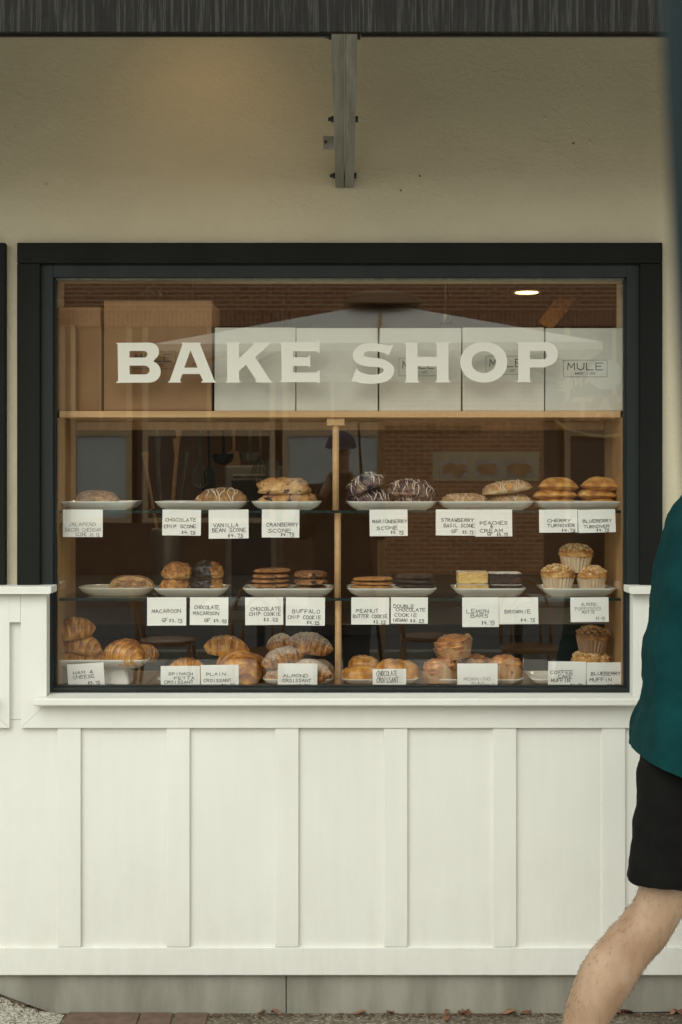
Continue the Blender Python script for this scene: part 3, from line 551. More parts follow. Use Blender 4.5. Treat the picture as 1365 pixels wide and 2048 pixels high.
C(126, 206, 1020, 1074, [('JALAPEÑO', .14, .68, .60), ('BACON CHEDDAR', .06, .90, .80), ('SCONE', .32, .28, .96), ('$5.75', .68, .24, .97)], 'price card reading jalapeno bacon cheddar scone', 'ink_grey', .5)
C(325, 402, 1022, 1071, [('CHOCOLATE', .07, .80, .46), ('CHIP SCONE', .05, .82, .71), ('$4.75', .50, .36, .93)], 'price card reading chocolate chip scone')
C(418, 498, 1022, 1077, [('VANILLA', .12, .62, .60), ('BEAN SCONE', .09, .84, .77), ('$4.75', .48, .38, .95)], 'price card reading vanilla bean scone')
C(524, 599, 1021, 1075, [('CRANBERRY', .12, .84, .60), ('SCONE', .17, .60, .82), ('$4.75', .50, .36, .95)], 'price card reading cranberry scone')
C(740, 816, 1021, 1072, [('MARIONBERRY', .07, .91, .51), ('SCONE', .18, .55, .76), ('$5.75', .55, .34, .92)], 'price card reading marionberry scone')
C(872, 950.5, 1021, 1071, [('STRAWBERRY', .14, .82, .47), ('BASIL SCONE', .21, .77, .68), ('GF', .40, .16, .90), ('$5.75', .68, .28, .92)], 'price card reading strawberry basil scone')
C(951, 1025, 1021, 1073, [('PEACHES', .13, .74, .56), ('&', .40, .08, .68), ('CREAM', .12, .62, .84), ('GF', .33, .14, .97), ('$5.75', .58, .30, .98)], 'price card reading peaches and cream')
C(1079, 1155.5, 1020, 1065, [('CHERRY', .22, .60, .54), ('TURNOVER', .22, .70, .76), ('$4.75', .58, .36, .96)], 'price card reading cherry turnover', tilt=-.6)
C(1157, 1232, 1020, 1065, [('BLUEBERRY', .13, .76, .56), ('TURNOVER', .15, .68, .80), ('$4.75', .48, .34, .95)], 'price card reading blueberry turnover', tilt=-1)
C(295, 373, 1197, 1251, [('MACAROON', .12, .74, .55), ('GF', .38, .14, .87), ('$3.75', .56, .34, .88)], 'price card reading macaroon gf, no chocolate')
C(380, 457, 1197, 1250, [('CHOCOLATE', .12, .64, .42), ('MACAROON', .09, .66, .64), ('GF', .38, .15, .90), ('$4.00', .62, .34, .90)], 'price card reading chocolate macaroon')
C(491, 567, 1197, 1250, [('CHOCOLATE', .14, .80, .48), ('CHIP COOKIE', .11, .82, .66), ('$3.25', .48, .38, .86)], 'price card reading chocolate chip cookie')
C(572, 650, 1197, 1251, [('BUFFALO', .17, .70, .56), ('CHIP COOKIE', .05, .85, .77), ('$4.25', .54, .32, .95)], 'price card reading buffalo chip cookie')
C(703, 779, 1197, 1249, [('PEANUT', .13, .58, .56), ('BUTTER COOKIE', .05, .89, .76), ('$3.25', .58, .32, .96)], 'price card reading peanut butter cookie')
C(782, 856, 1197, 1247, [('DOUBLE', .08, .54, .40), ('CHOCOLATE', .13, .80, .54), ('COOKIE', .10, .60, .74), ('(VEGAN)', .05, .42, .92), ('$3.25', .52, .38, .94)], 'price card reading double chocolate cookie vegan')
C(925, 998.5, 1197, 1254, [('LEMON', .12, .60, .53), ('BARS', .24, .46, .68), ('$4.75', .52, .36, .91)], 'price card reading lemon bars')
C(999, 1077, 1197, 1248, [('BROWNIE', .14, .66, .60), ('$4.75', .55, .37, .90)], 'price card reading brownie', tilt=-1.2)
C(1142, 1218, 1196, 1244, [('ALMOND', .28, .40, .34), ('POPPYSEED', .12, .68, .52), ('MUFFIN', .30, .32, .66), ('$5.00', .66, .24, .90)], 'price card reading almond poppyseed muffin in faded ink', 'ink_grey', -.8)
C(137, 210, 1327, 1376, [('HAM &', .16, .54, .42), ('CHEESE', .15, .58, .60), ('$5.75', .55, .32, .86)], 'tilted price card reading ham and cheese', tilt=-3.2, bottom=True)
C(322, 400, 1334, 1378, [('SPINACH', .20, .62, .42), ('FETTA', .34, .52, .62), ('CROISSANT', .09, .74, .80), ('$5.75', .54, .36, .97)], 'price card reading spinach fetta croissant', bottom=True)
C(402, 478, 1332, 1378, [('PLAIN', .15, .50, .46), ('CROISSANT', .08, .72, .74), ('$4.75', .54, .36, .94)], 'price card reading plain croissant', tilt=-.5, bottom=True)
C(556, 635, 1329, 1378, [('ALMOND', .14, .62, .56), ('CROISSANT', .12, .72, .76), ('$5.75', .46, .34, .96)], 'price card reading almond croissant', bottom=True)
C(746, 813, 1340, 1378, [('CHOCOLATE', .12, .62, .38), ('CROISSANT', .12, .64, .72), ('4.75', .66, .28, .96)], 'smaller price card reading chocolate croissant in tall narrow letters', tall=True, bottom=True)
C(915, 996, 1328, 1377, [('MORNING', .16, .66, .70), ('BUNS', .36, .32, .88), ('$4.75', .70, .24, .94)], 'price card reading morning buns in faded ink', 'ink_grey', bottom=True)
C(1096, 1172, 1324, 1377, [('COFFEE', .06, .60, .47), ('CAKE', .28, .36, .63), ('MUFFIN', .08, .50, .78), ('$4.75', .60, .32, .95)], 'price card reading coffee cake muffin', tilt=.6, bottom=True)
C(1174, 1249, 1326, 1377, [('BLUEBERRY', .12, .78, .50), ('MUFFIN', .08, .58, .74), ('$4.75', .54, .34, .96)], 'price card reading blueberry muffin', tilt=.5, bottom=True)
# ------------------------------------------------------------------ plates
def rrect(a, b, r, z, n=6):
    out = []
    for (sx, sy, a0) in ((1, 1, 0), (-1, 1, 90), (-1, -1, 180), (1, -1, 270)):
        for k in range(n+1):
            t = R(a0+90*k/n); out.append((sx*(a-r)+r*math.cos(t), sy*(b-r)+r*math.sin(t), z))
    return out
def plate_mesh(a, b, h, r=.03):
    mb = MB(); prof = ((-.034, .0), (-.032, 0.0), (-.030, .0025), (-.020, h*.22), (-.010, h*.50), (-.003, h*.82), (-.0006, h*.96), (-.0015, h), (-.004, h), (-.008, h*.88), (-.020, h*.5), (-.034, .0088), (-.045, .008))
    mb.loft([rrect(a+d, b+d, max(.006, r+d*.6), z) for d, z in prof]); return mb
PLZ = .0085
def plate(px0, px1, yc, z, depth, h, label, m='china', r=.03, cat='plate', name='plate', rz=0):
    x0, x1 = PX(px0, yc), PX(px1, yc)
    o = plate_mesh((x1-x0)/2, depth/2, h, r).build(name, m, loc=((x0+x1)/2, yc, z), rot=(0, 0, R(rz)), smooth=True)
    tag(o, label, cat, 'white serving plates'); return o
YPL = .185
S1, S2 = zsh[0]+.0006, zsh[1]+.0006
for a, b_, l in ((125, 280, 'white plate holding the lone jalapeno scone'), (315, 497, 'white plate with a single glazed scone at one end'), (505, 645, 'white plate under the chunky cranberry scones'), (693, 872, 'white plate under the dark purple berry scones'), (876, 1063, 'white plate under the pale strawberry and peach scones'), (1066, 1241, 'white plate under the two turnover stacks')):
    plate(a, b_, YPL, S1, .19, .027, l)
plate(160, 312, .20, S2, .16, .027, 'cream rounded plate holding the cut almond pastry', 'china_old', .055)
for a, b_, l in ((313, 460, 'white plate under the coconut macaroons'), (488, 668, 'white plate under the chocolate chip and buffalo cookies'), (694, 872, 'white plate under the thin peanut and dark chocolate cookies'), (903, 1048, 'white plate under the lemon bars and brownies'), (1078, 1226, 'white plate under the three pale muffins')):
    plate(a, b_, YPL, S2, .18, .027, l)
S3 = zfl+.0006
for a, b_, l in ((320, 500, 'white plate under the plain croissants'), (528, 668, 'white plate under the sugared almond croissants'), (682, 836, 'white plate under the chocolate croissants'), (860, 1042, 'white plate under the morning buns'), (1055, 1212, 'white tilted plate behind the muffin price cards')):
    plate(a, b_, .205, S3, .20, .022, l)
cs = empty('cake_stand', (PX(210, .2), .2, S3)); tag(cs, 'square white cake stand carrying the ham and cheese croissants', 'cake stand')
zst = PZ(1318, .12)
o = plate_mesh((PX(305, .2)-PX(115, .2))/2, .11, .028, .03).build('stand_plate', 'china', loc=(0, 0, zst-.028-S3), smooth=True); o.parent = cs
ped = MB(); ped.loft([rrect(w, w, .012, z) for w, z in ((.056, 0), (.055, .003), (.042, (zst-S3)*.75), (.05, zst-.0285-S3))]); o = ped.build('pedestal', 'china', loc=(.03, 0, 0), smooth=False, bevel=.003); o.parent = cs
#PART3
# ------------------------------------------------------------------ pastry materials
def crust(name, pale, gold, brown, nscale=45, rough=.45, sugar=0.0, chips=None, coat=.15, bs=.5, chip_t=.62, chip_scale=55):
    m, nt, b = new_mat(name); v = coords(nt); at = nt.nodes.new('ShaderNodeAttribute'); at.attribute_name = 'crust'
    n = noise(nt, v, nscale, 6, .6); ad = nt.nodes.new('ShaderNodeMath'); ad.operation = 'MULTIPLY_ADD'; lnk(nt, n, ad.inputs[0]); ad.inputs[1].default_value = 1.5
    sb = nt.nodes.new('ShaderNodeMath'); sb.operation = 'ADD'; sb.inputs[1].default_value = -.76; lnk(nt, at.outputs['Fac'], sb.inputs[0]); lnk(nt, sb.outputs[0], ad.inputs[2])
    c = ramp(nt, ad.outputs[0], [(.12, pale), (.45, gold), (.85, brown)])
    if chips:
        mx = nt.nodes.new('ShaderNodeMix'); mx.data_type = 'RGBA'; cn_ = noise(nt, v, chip_scale, 2, .4)
        lnk(nt, ramp(nt, cn_, [(chip_t, (0, 0, 0)), (chip_t+.03, (1, 1, 1))]), mx.inputs[0]); lnk(nt, c, mx.inputs[6]); mx.inputs[7].default_value = (*chips, 1); c = mx.outputs[2]
    if sugar:
        gm = nt.nodes.new('ShaderNodeNewGeometry'); sx = nt.nodes.new('ShaderNodeSeparateXYZ'); lnk(nt, gm.outputs['Normal'], sx.inputs[0])
        mul = nt.nodes.new('ShaderNodeMath'); mul.operation = 'MULTIPLY_ADD'; lnk(nt, noise(nt, v, 130, 6, .75), mul.inputs[0]); mul.inputs[1].default_value = 1.5; 
        sc_ = nt.nodes.new('ShaderNodeMath'); sc_.operation = 'MULTIPLY_ADD'; lnk(nt, sx.outputs[2], sc_.inputs[0]); sc_.inputs[1].default_value = .55; sc_.inputs[2].default_value = -.45; lnk(nt, sc_.outputs[0], mul.inputs[2])
        mx = nt.nodes.new('ShaderNodeMix'); mx.data_type = 'RGBA'; lnk(nt, ramp(nt, mul.outputs[0], [(.45, (0, 0, 0)), (.85, (sugar, sugar, sugar))]), mx.inputs[0]); lnk(nt, c, mx.inputs[6]); mx.inputs[7].default_value = (.78, .72, .62, 1); c = mx.outputs[2]
    lnk(nt, c, b.inputs['Base Color']); b.inputs['Roughness'].default_value = rough; b.inputs['Coat Weight'].default_value = coat; b.inputs['Coat Roughness'].default_value = .35
    h = bump(nt, b, noise(nt, v, 210, 5, .65), bs, .003); bump(nt, b, noise(nt, v, 70, 4), bs*.9, .005, h); return m
M['croissant'] = crust('croissant_crust', (.80, .44, .10), (.62, .27, .042), (.27, .080, .012), 30, .36, coat=.35, bs=.35)
M['hamcroissant'] = crust('ham_croissant_crust', (.74, .42, .13), (.50, .22, .05), (.20, .065, .016), 34, .42, coat=.25, bs=.35)
M['almond'] = crust('almond_crust', (.62, .33, .11), (.36, .14, .035), (.10, .034, .011), 40, .55, sugar=.75, coat=0, bs=.6)
M['bun'] = crust('bun_crust', (0.806, 0.442, 0.169), (0.546, 0.221, 0.065), (0.221, 0.0715, 0.0234), 50, .5, coat=.1)
M['scone_tan'] = crust('tan_scone', (0.744, 0.504, 0.264), (0.552, 0.312, 0.132), (0.264, 0.132, 0.054), 90, .8, coat=0, bs=.9)
M['scone_pale'] = crust('pale_scone', (0.858, 0.66, 0.396), (0.726, 0.473, 0.22), (0.396, 0.198, 0.066), 40, .75, coat=0, bs=.9)
M['scone_cran'] = crust('cranberry_scone', (0.864, 0.648, 0.356), (0.734, 0.454, 0.184), (0.454, 0.216, 0.0648), 35, .75, chips=(.05, .015, .022), coat=0, bs=.9, chip_t=.60, chip_scale=52)
M['scone_berry'] = crust('berry_scone', (.36, .25, .17), (.20, .11, .085), (.05, .018, .03), 75, .6, chips=(.03, .008, .022), coat=.2, bs=1, chip_t=.56, chip_scale=70)
M['scone_peach'] = crust('peach_scone', (.74, .58, .38), (.60, .42, .23), (.40, .22, .09), 70, .7, chips=(.58, .24, .06), coat=.1, bs=1, chip_t=.68, chip_scale=40)
M['turnover'] = crust('turnover_crust', (0.854, 0.561, 0.22), (0.671, 0.342, 0.0854), (0.366, 0.134, 0.0305), 38, .45, coat=.2, bs=.6)
M['macaroon'] = crust('macaroon_crust', (0.864, 0.552, 0.24), (0.624, 0.3, 0.084), (0.264, 0.09, 0.024), 60, .6, coat=.1, bs=1)
M['choc'] = mat('dark_chocolate', (.018, .010, .008), (.03, .017, .012), 30, .35, .3, 120, .001)
M['cookie'] = crust('brown_cookie', (0.598, 0.312, 0.117), (0.429, 0.189, 0.0585), (0.221, 0.0845, 0.026), 70, .7, chips=(.05, .022, .012), coat=0, bs=.8, chip_t=.68)
M['cookie_oat'] = crust('oat_cookie', (0.676, 0.39, 0.169), (0.442, 0.208, 0.0715), (0.169, 0.065, 0.0234), 110, .75, chips=(.06, .03, .015), coat=0, bs=1.2, chip_t=.66)
M['cookie_pb'] = crust('peanut_cookie', (0.725, 0.413, 0.15), (0.575, 0.275, 0.075), (0.35, 0.138, 0.0375), 60, .7, coat=0, bs=.7)
M['cookie_choc'] = crust('chocolate_cookie', (0.13, 0.065, 0.039), (0.078, 0.0364, 0.0234), (0.0325, 0.0156, 0.0117), 70, .75, coat=0, bs=1)
M['lemon'] = crust('lemon_bar_crumb', (0.864, 0.648, 0.281), (0.778, 0.518, 0.184), (0.626, 0.367, 0.108), 90, .8, coat=0, bs=.8)
M['brownie'] = crust('brownie_crumb', (.07, .03, .018), (.04, .017, .011), (.016, .008, .006), 90, .7, coat=.1, bs=1)
M['powder'] = mat('powdered_sugar', (.70, .68, .62), (.82, .80, .74), 120, .9, .5, 200, .001)
M['glaze'] = mat('sugar_glaze', (.78, .70, .56), None, rough=.35, coat=.3)
M['muffin'] = crust('muffin_crumb', (0.84, 0.552, 0.24), (0.66, 0.348, 0.108), (0.36, 0.144, 0.036), 55, .7, coat=0, bs=1)
M['muffin_dark'] = crust('dark_muffin', (0.52, 0.286, 0.117), (0.338, 0.156, 0.052), (0.13, 0.052, 0.0195), 55, .7, coat=0, bs=1)
M['crumble'] = crust('crumble_topping', (0.858, 0.66, 0.396), (0.77, 0.506, 0.242), (0.495, 0.264, 0.099), 90, .8, coat=0, bs=1)
M['crumble_dark'] = crust('brown_crumble', (0.598, 0.364, 0.169), (0.442, 0.234, 0.091), (0.234, 0.104, 0.039), 90, .8, coat=0, bs=1)
M['cup'] = mat('paper_cup', (.62, .46, .30), (.72, .58, .42), 25, .6, .1, 200)
M['cup_dark'] = mat('brown_paper_cup', (.30, .17, .09), (.40, .25, .15), 25, .6, .1, 200)
M['parchment'] = mat('baking_parchment', (.46, .25, .11), (.66, .42, .22), 30, .45, .2, 120, coat=.2)
M['fruit'] = mat('peach_piece', (.60, .25, .05), (.68, .34, .08), 50, .4, coat=.3)
M['filling'] = crust('almond_filling', (.60, .42, .26), (.42, .24, .12), (.20, .09, .04), 120, .7, coat=.1, bs=1.4)
# ------------------------------------------------------------------ pastry shapes (local space, base at z = 0)
_ico = {}
def ico(sub):
    if sub not in _ico:
        bm = bmesh.new(); bmesh.ops.create_icosphere(bm, subdivisions=sub, radius=1)
        _ico[sub] = ([v.co.copy() for v in bm.verts], [[v.index for v in f.verts] for f in bm.faces]); bm.free()
    return _ico[sub]
def fbm(p, o=3):
    s = 0; a = 1
    for _ in range(o): s += a*mnoise.noise(p); p = p*2.1; a *= .5
    return s
def lump(sx, sy, sz, e=2.4, seed=0, amp=.1, freq=2.2, oct=3, sub=4, ez=None, flat=.3, fine=0, ffreq=9):
    V, F = ico(sub); mb = MB(); off = Vector((seed*7.3, seed*3.1, seed*5.7)); out = []; att = []; ez = ez or e
    for d in V:
        r = ((abs(d.x)**e+abs(d.y)**e)**(ez/e)+abs(d.z)**ez)**(-1/ez)
        n = fbm(d*freq+off, oct); k = r*(1+amp*n)
        if fine: k *= 1+fine*mnoise.noise(d*ffreq+off)+fine*.6*mnoise.noise(d*ffreq*2.3+off)
        p = Vector((d.x*sx, d.y*sy, d.z*sz))*k
        if p.z < 0: p.z *= flat
        out.append(p); att.append(.5+.35*d.z+.35*n)
    zm = min(p.z for p in out)
    mb.add([p-Vector((0, 0, zm)) for p in out], F, [max(0, min(1, a)) for a in att]); return mb
def crois(L, Rr, bend, seed=0, ridges=7, squash=.85, amp=.13):
    n, m = 120, 34; rings = []; att = []; off = Vector((seed*4.1, 1.7, seed)); rnd = random.Random(seed); sk = rnd.uniform(-.25, .25)
    for i in range(n+1):
        t = i/n; s_ = max(.0, math.sin(math.pi*min(max(t, .012), .988))); prof = Rr*(s_**.62)*(1+.12*math.sin(math.pi*t)); ring = []
        for j in range(m):
            th = 2*math.pi*j/m
            ph = (t+.035*math.sin(th+1.0)*(1 if t < .5 else -1)+.012*mnoise.noise(Vector((t*5, th, seed))))*ridges
            sw = ph-math.floor(ph)
            if t > .5: sw = 1-sw
            st = (1-sw)**.8 if True else 0
            rr = prof*(1+amp*(sw**.7-.5)+.09*fbm(Vector((t*4, math.cos(th), math.sin(th)))+off, 2)+.03*mnoise.noise(Vector((t*26, th*2.2, seed)))+.018*mnoise.noise(Vector((t*60, th*5, seed))))
            x = (t-.5)*L; u = 2*t-1
            ring.append(Vector((x*(1-.08*u*u), rr*math.cos(th)-bend*u*u+sk*bend*u, max(-Rr*.55, rr*math.sin(th)*squash))))
            att.append(max(0, min(1, .20+.44*sw+.24*math.sin(th)+.38*mnoise.noise(Vector((t*7, th*1.3, seed*3)))+.2*mnoise.noise(Vector((t*30, th*3, seed))))))
        rings.append(ring)
    zm = min(p.z for r in rings for p in r); rings = [[p-Vector((0, 0, zm)) for p in r] for r in rings]
    mb = MB(); mb.loft(rings, True, True, att); return mb
def lens(sx, sy, h, seed=0, rim=.004):
    n, m = 16, 44; mb = MB(); rnd = random.Random(seed); off = Vector((seed, seed*2.2, 0)); v = []; a = []
    for side in (1, -1):
        for i in range(n+1):
            q = i/n
            for j in range(m):
                th = 2*math.pi*j/m; e = (abs(math.cos(th))**2.6+abs(math.sin(th))**2.6)**(-1/2.6)*(1+.03*math.sin(th*11+seed))
                x, y = q*sx*e*math.cos(th), q*sy*e*math.sin(th)
                z = rim*.5+(h*max(0, 1-(q/.93)**2.6)**.75 if q < .93 else 0)
                z *= 1 if side > 0 else .45
                z += .0042*fbm(Vector((x*45, y*45, 0))+off, 3)*(1 if side > 0 else .3)
                v.append(Vector((x, y, z if side > 0 else -z))); a.append(max(0, min(1, .45+.3*q*q+.4*mnoise.noise(Vector((x*30, y*30, seed)))-(.25 if .85 < q < .97 else 0))))
    f = []; b = (n+1)*m
    for s_ in (0, b):
        for i in range(n):
            for j in range(m):
                k = (j+1) % m; f.append((s_+i*m+j, s_+i*m+k, s_+(i+1)*m+k, s_+(i+1)*m+j))
    for j in range(m): f.append((n*m+j, n*m+(j+1) % m, b+n*m+(j+1) % m, b+n*m+j))
    zm = min(p.z for p in v); return mb.add([p-Vector((0, 0, zm)) for p in v], f, a)
def drizzle(parent, mb, sx, n=7, r0=.0016, seed=0, slant=.1, m='glaze'):
    bv = BVHTree.FromPolygons(mb.v, mb.f); rnd = random.Random(seed); g = MB()
    for k in range(n):
        x0 = -sx*.85+2*sx*.85*(k+.5+rnd.uniform(-.6, .6))/n; pts = []; sl = rnd.uniform(-1, 1)*.5; w0 = rnd.uniform(0, 6); r = r0*rnd.uniform(.5, 1.15); s0_, s1_ = rnd.randint(0, 5), rnd.randint(17, 26)
        for i in range(s0_, s1_):     # march round the front and the top
            an = R(-10+200*i/25); d = Vector(((slant+sl)*math.cos(an)*.4+.12*math.sin(an*4+w0), -math.cos(an), math.sin(an))); c = Vector((x0, 0, .008)); o_ = c+d.normalized()*.2
            hit = bv.ray_cast(o_, -d.normalized())
            if hit[0] is not None and hit[0].z > .002: pts.append(hit[0]+d.normalized()*r*.25+Vector((rnd.uniform(-.0008, .0008), 0, 0)))
        if len(pts) > 3: g.tube(pts, r, 5)
    if g.v:
        o = g.build('glaze', m, loc=(0, 0, 0), smooth=True); o.parent = parent
def put(mb, name, m, px0, px1, yc, z, label, cat, group=None, rot=(0, 0, 0), dz=0):
    """stand a pastry with its base at height z, its middle at the middle of the pixel span"""
    x = (PX(px0, yc)+PX(px1, yc))/2
    o = mb.build(name, m, loc=(x, yc, z+dz), rot=tuple(R(a) for a in rot), smooth=True, crust=True)
    return tag(o, label, cat, group)
def W(px0, px1, yc=.17): return (PX(px1, yc)-PX(px0, yc))/2
T1, T2, T3 = S1+PLZ+.0005, S2+PLZ+.0005, S3+PLZ+.0005
U = .00156
# ---- upper shelf
mb = lump(W(150, 238), .05, .038, 2.6, 3, .09, 2.5, fine=.05); put(mb, 'scone', 'scone_tan', 150, 238, .18, T1, 'plain tan domed scone alone on its plate', 'scone')
mb = lump(W(390, 492), .055, .043, 2.3, 5, .12, 2.0, fine=.05); o = put(mb, 'scone', 'scone_tan', 390, 492, .18, T1, 'tan glazed scone alone at one end of its plate', 'scone', rot=(0, -3, 0)); drizzle(o, mb, W(390, 492), 9, .0017, 3)
G = 'cranberry scones'
mb = lump(W(520, 632), .065, .034, 3, 8, .17, 2.8, fine=.06); put(mb, 'scone', 'scone_cran', 520, 632, .185, T1, 'lower cranberry scone of the stacked pair', 'scone', G)
mb = lump(W(517, 617), .06, .040, 3.2, 9, .17, 2.8, fine=.06); put(mb, 'scone', 'scone_cran', 517, 617, .18, T1+.036, 'upper cranberry scone of the stacked pair', 'scone', G, (0, 2, 4))
G = 'marionberry scones'
for (a, b_, h, dz, ry, s, l) in ((693, 782, .038, 0, 0, 11, 'lower dark berry scone under the steeply tilted one'), (787, 870, .034, 0, 0, 12, 'lower dark berry scone beside the turnips of strawberry scones'), (697, 777, .042, .046, -24, 13, 'steeply tilted dark berry scone on top of its stack'), (776, 868, .046, .024, 4, 14, 'level dark berry scone on top of its stack')):
    l = l.replace('beside the turnips of strawberry scones', 'half hidden under the level one')
    mb = lump(W(a, b_), .055, h, 2.5, s, .16, 2.6, fine=.1); o = put(mb, 'scone', 'scone_berry', a, b_, .18 if dz else .19, T1+dz, l, 'scone', G, (0, ry, 0)); drizzle(o, mb, W(a, b_), 12, .0016, s, .3)
mb = lump(W(884, 976), .055, .031, 2.6, 17, .14, 2.4, fine=.08); o = put(mb, 'scone', 'scone_peach', 884, 976, .17, T1, 'flat pale strawberry scone lying beside the peach scones', 'scone'); drizzle(o, mb, W(884, 976), 8, .0013, 5)
G = 'peach scones'
mb = lump(W(975, 1064), .055, .030, 2.6, 19, .12, 2.4, fine=.08); o = put(mb, 'scone', 'scone_peach', 978, 1064, .19, T1, 'lower pale peach scone under the tilted one', 'scone', G); drizzle(o, mb, W(975, 1064), 9, .0014, 6)
mb = lump(W(967, 1063), .05, .031, 2.3, 20, .12, 2.2, fine=.08); o = put(mb, 'scone', 'scone_peach', 967, 1063, .17, T1+.040, 'tilted pale peach scone with an orange fruit piece on top', 'scone', G, (0, -8, 0)); drizzle(o, mb, W(967, 1063), 9, .0014, 7)
fr = lump(.013, .008, .010, 4, 4, .1).build('peach_piece', 'fruit', loc=(.006, -.044, .016), rot=(0, R(-20), 0), smooth=True); fr.parent = o
for px0, s, flav in (((1070, 1152, 1065, 1156, 1077, 1157), 0, 'cherry'), ((1160, 1232, 1152, 1237, 1160, 1246), 5, 'blueberry')):
    for k, pos in enumerate(('bottom', 'middle', 'top')):
        a, b_ = px0[2*k], px0[2*k+1]; mb = lens(W(a, b_), .05, (.023, .024, .030)[k], s+k)
        put(mb, 'turnover', 'turnover', a, b_, .17, T1+(0, .021, .0455)[k], '%s turnover of the %s stack' % (pos, 'outer blueberry' if s else 'inner cherry'), 'turnover', 'stacked fruit turnovers', (0, (0, -1, 1.5)[k] if not s else (0, 1, 3)[k], s+k*5))
# ---- middle shelf
bc = lump(W(219, 309, .19), .045, .040, 2.5, 31, .06, 2); o = put(bc, 'almond_pastry', 'scone_tan', 219, 309, .195, T2, 'cut almond pastry with pale filling showing', 'pastry', rot=(0, 0, 3))
fl = lump(W(235, 296, .19), .012, .026, 2.6, 33, .22, 3, fine=.15).build('filling', 'filling', loc=(0, -.034, .004), smooth=True, crust=True); fl.parent = o
ly = MB()
for k in range(5):
    pts = [(math.cos(R(a))*W(219, 309, .19)*(.98-.1*k), -.030-.003*k, .008+math.sin(R(a))*(.040-.005*k)) for a in range(15, 170, 9)]; ly.tube(pts, .0022, 5)
ly = ly.build('flaky_layer', 'scone_pale', loc=(0, 0, 0), smooth=True, crust=True); ly.parent = o
G = 'macaroons on one plate'
for (a, b_, z, h, s, l, ch) in ((322, 379, 0, .032, 41, 'lower golden macaroon without chocolate', 0), (325, 384, .038, .036, 42, 'upper golden macaroon without chocolate', 0), (383, 446, 0, .034, 43, 'lower chocolate dipped macaroon', 1), (386, 447, .038, .038, 44, 'upper chocolate dipped macaroon', 1)):
    mb = lump(W(a, b_), .042, h, 2.4, s, .12, 2.6, fine=.13, ffreq=7, flat=.5); o = put(mb, 'macaroon', 'macaroon', a, b_, .18, T2+z, l, 'macaroon', G, (0, 0, s*40))
    o.rotation_euler[2] = R(5)
    if ch:
        c_ = MB(); kv = {}; vs_ = [Vector((p.x*1.035, p.y*1.035, p.z*1.03+.0004)) for p in mb.v]
        fs = [f for f in mb.f if all(vs_[i].x < W(a, b_)*(.32 if z else .38)+.004*math.sin(vs_[i].z*300) for i in f)]
        c_.add(vs_, fs); c_.build('chocolate_coating', 'choc', loc=(0, 0, 0), smooth=True).parent = o
def stack(kind, m, px0, px1, n, th, s, label, cat='cookie', yc=.18, amp=.06, fine=.03):
    words = ['bottom', 'second', 'third', 'fourth', 'fifth']
    for k in range(n):
        rnd = random.Random(s*10+k); mb = lump(W(px0, px1)*rnd.uniform(.93, 1), .052, th*.62, 2.2, s+k, amp, 1.8, fine=fine, ffreq=12, ez=3, flat=.6)
        pos = 'top' if k == n-1 else words[k]+('' if k == 0 else ' from the bottom')
        put(mb, kind, m, px0+rnd.uniform(-4, 4), px1+rnd.uniform(-4, 4), yc+rnd.uniform(-.004, .004), T2+k*th, '%s %s' % (pos, label), cat, label, (rnd.uniform(-1, 1), rnd.uniform(-1.5, 1.5), rnd.uniform(0, 360)*0))
stack('cookie', 'cookie', 505, 582, 5, .0152, 50, 'brown cookie in the tall five-high stack')
stack('cookie', 'cookie_oat', 588, 655, 3, .0225, 60, 'rough cookie in the three-high stack by the dowel', amp=.12, fine=.12)
stack('cookie', 'cookie_pb', 702, 788, 4, .0122, 70, 'golden cookie in the thin peanut butter stack')
stack('cookie', 'cookie_choc', 789, 872, 4, .0145, 80, 'dark chocolate cookie in its stack', amp=.09, fine=.06)
def bar(px0, px1, z, h, m, label, s, cat, group):
    w = W(px0, px1); mb = lump(w, .045, h/2/.93, 9, s, .02, 3, fine=.02, flat=1, sub=5)
    o = put(mb, cat.replace(' ', '_'), m, px0, px1, .18, T2+z, label, cat, group)
    t = lump(w*.97, .043, .0022, 7, s+1, .05, 6, fine=.1, flat=1); t = t.build('sugar_top', 'powder', loc=(0, 0, h-.0014), smooth=True); t.parent = o
bar(914, 977, 0, .025, 'lemon', 'lower yellow lemon bar of the pair', 91, 'lemon bar', 'lemon bars'); bar(914, 975, .027, .036, 'lemon', 'upper yellow lemon bar of the pair', 93, 'lemon bar', 'lemon bars')
bar(979, 1043, 0, .024, 'brownie', 'lower dark brownie of the pair', 95, 'brownie', 'brownies'); bar(976, 1041, .026, .034, 'brownie', 'upper dark brownie dusted with sugar', 97, 'brownie', 'brownies')
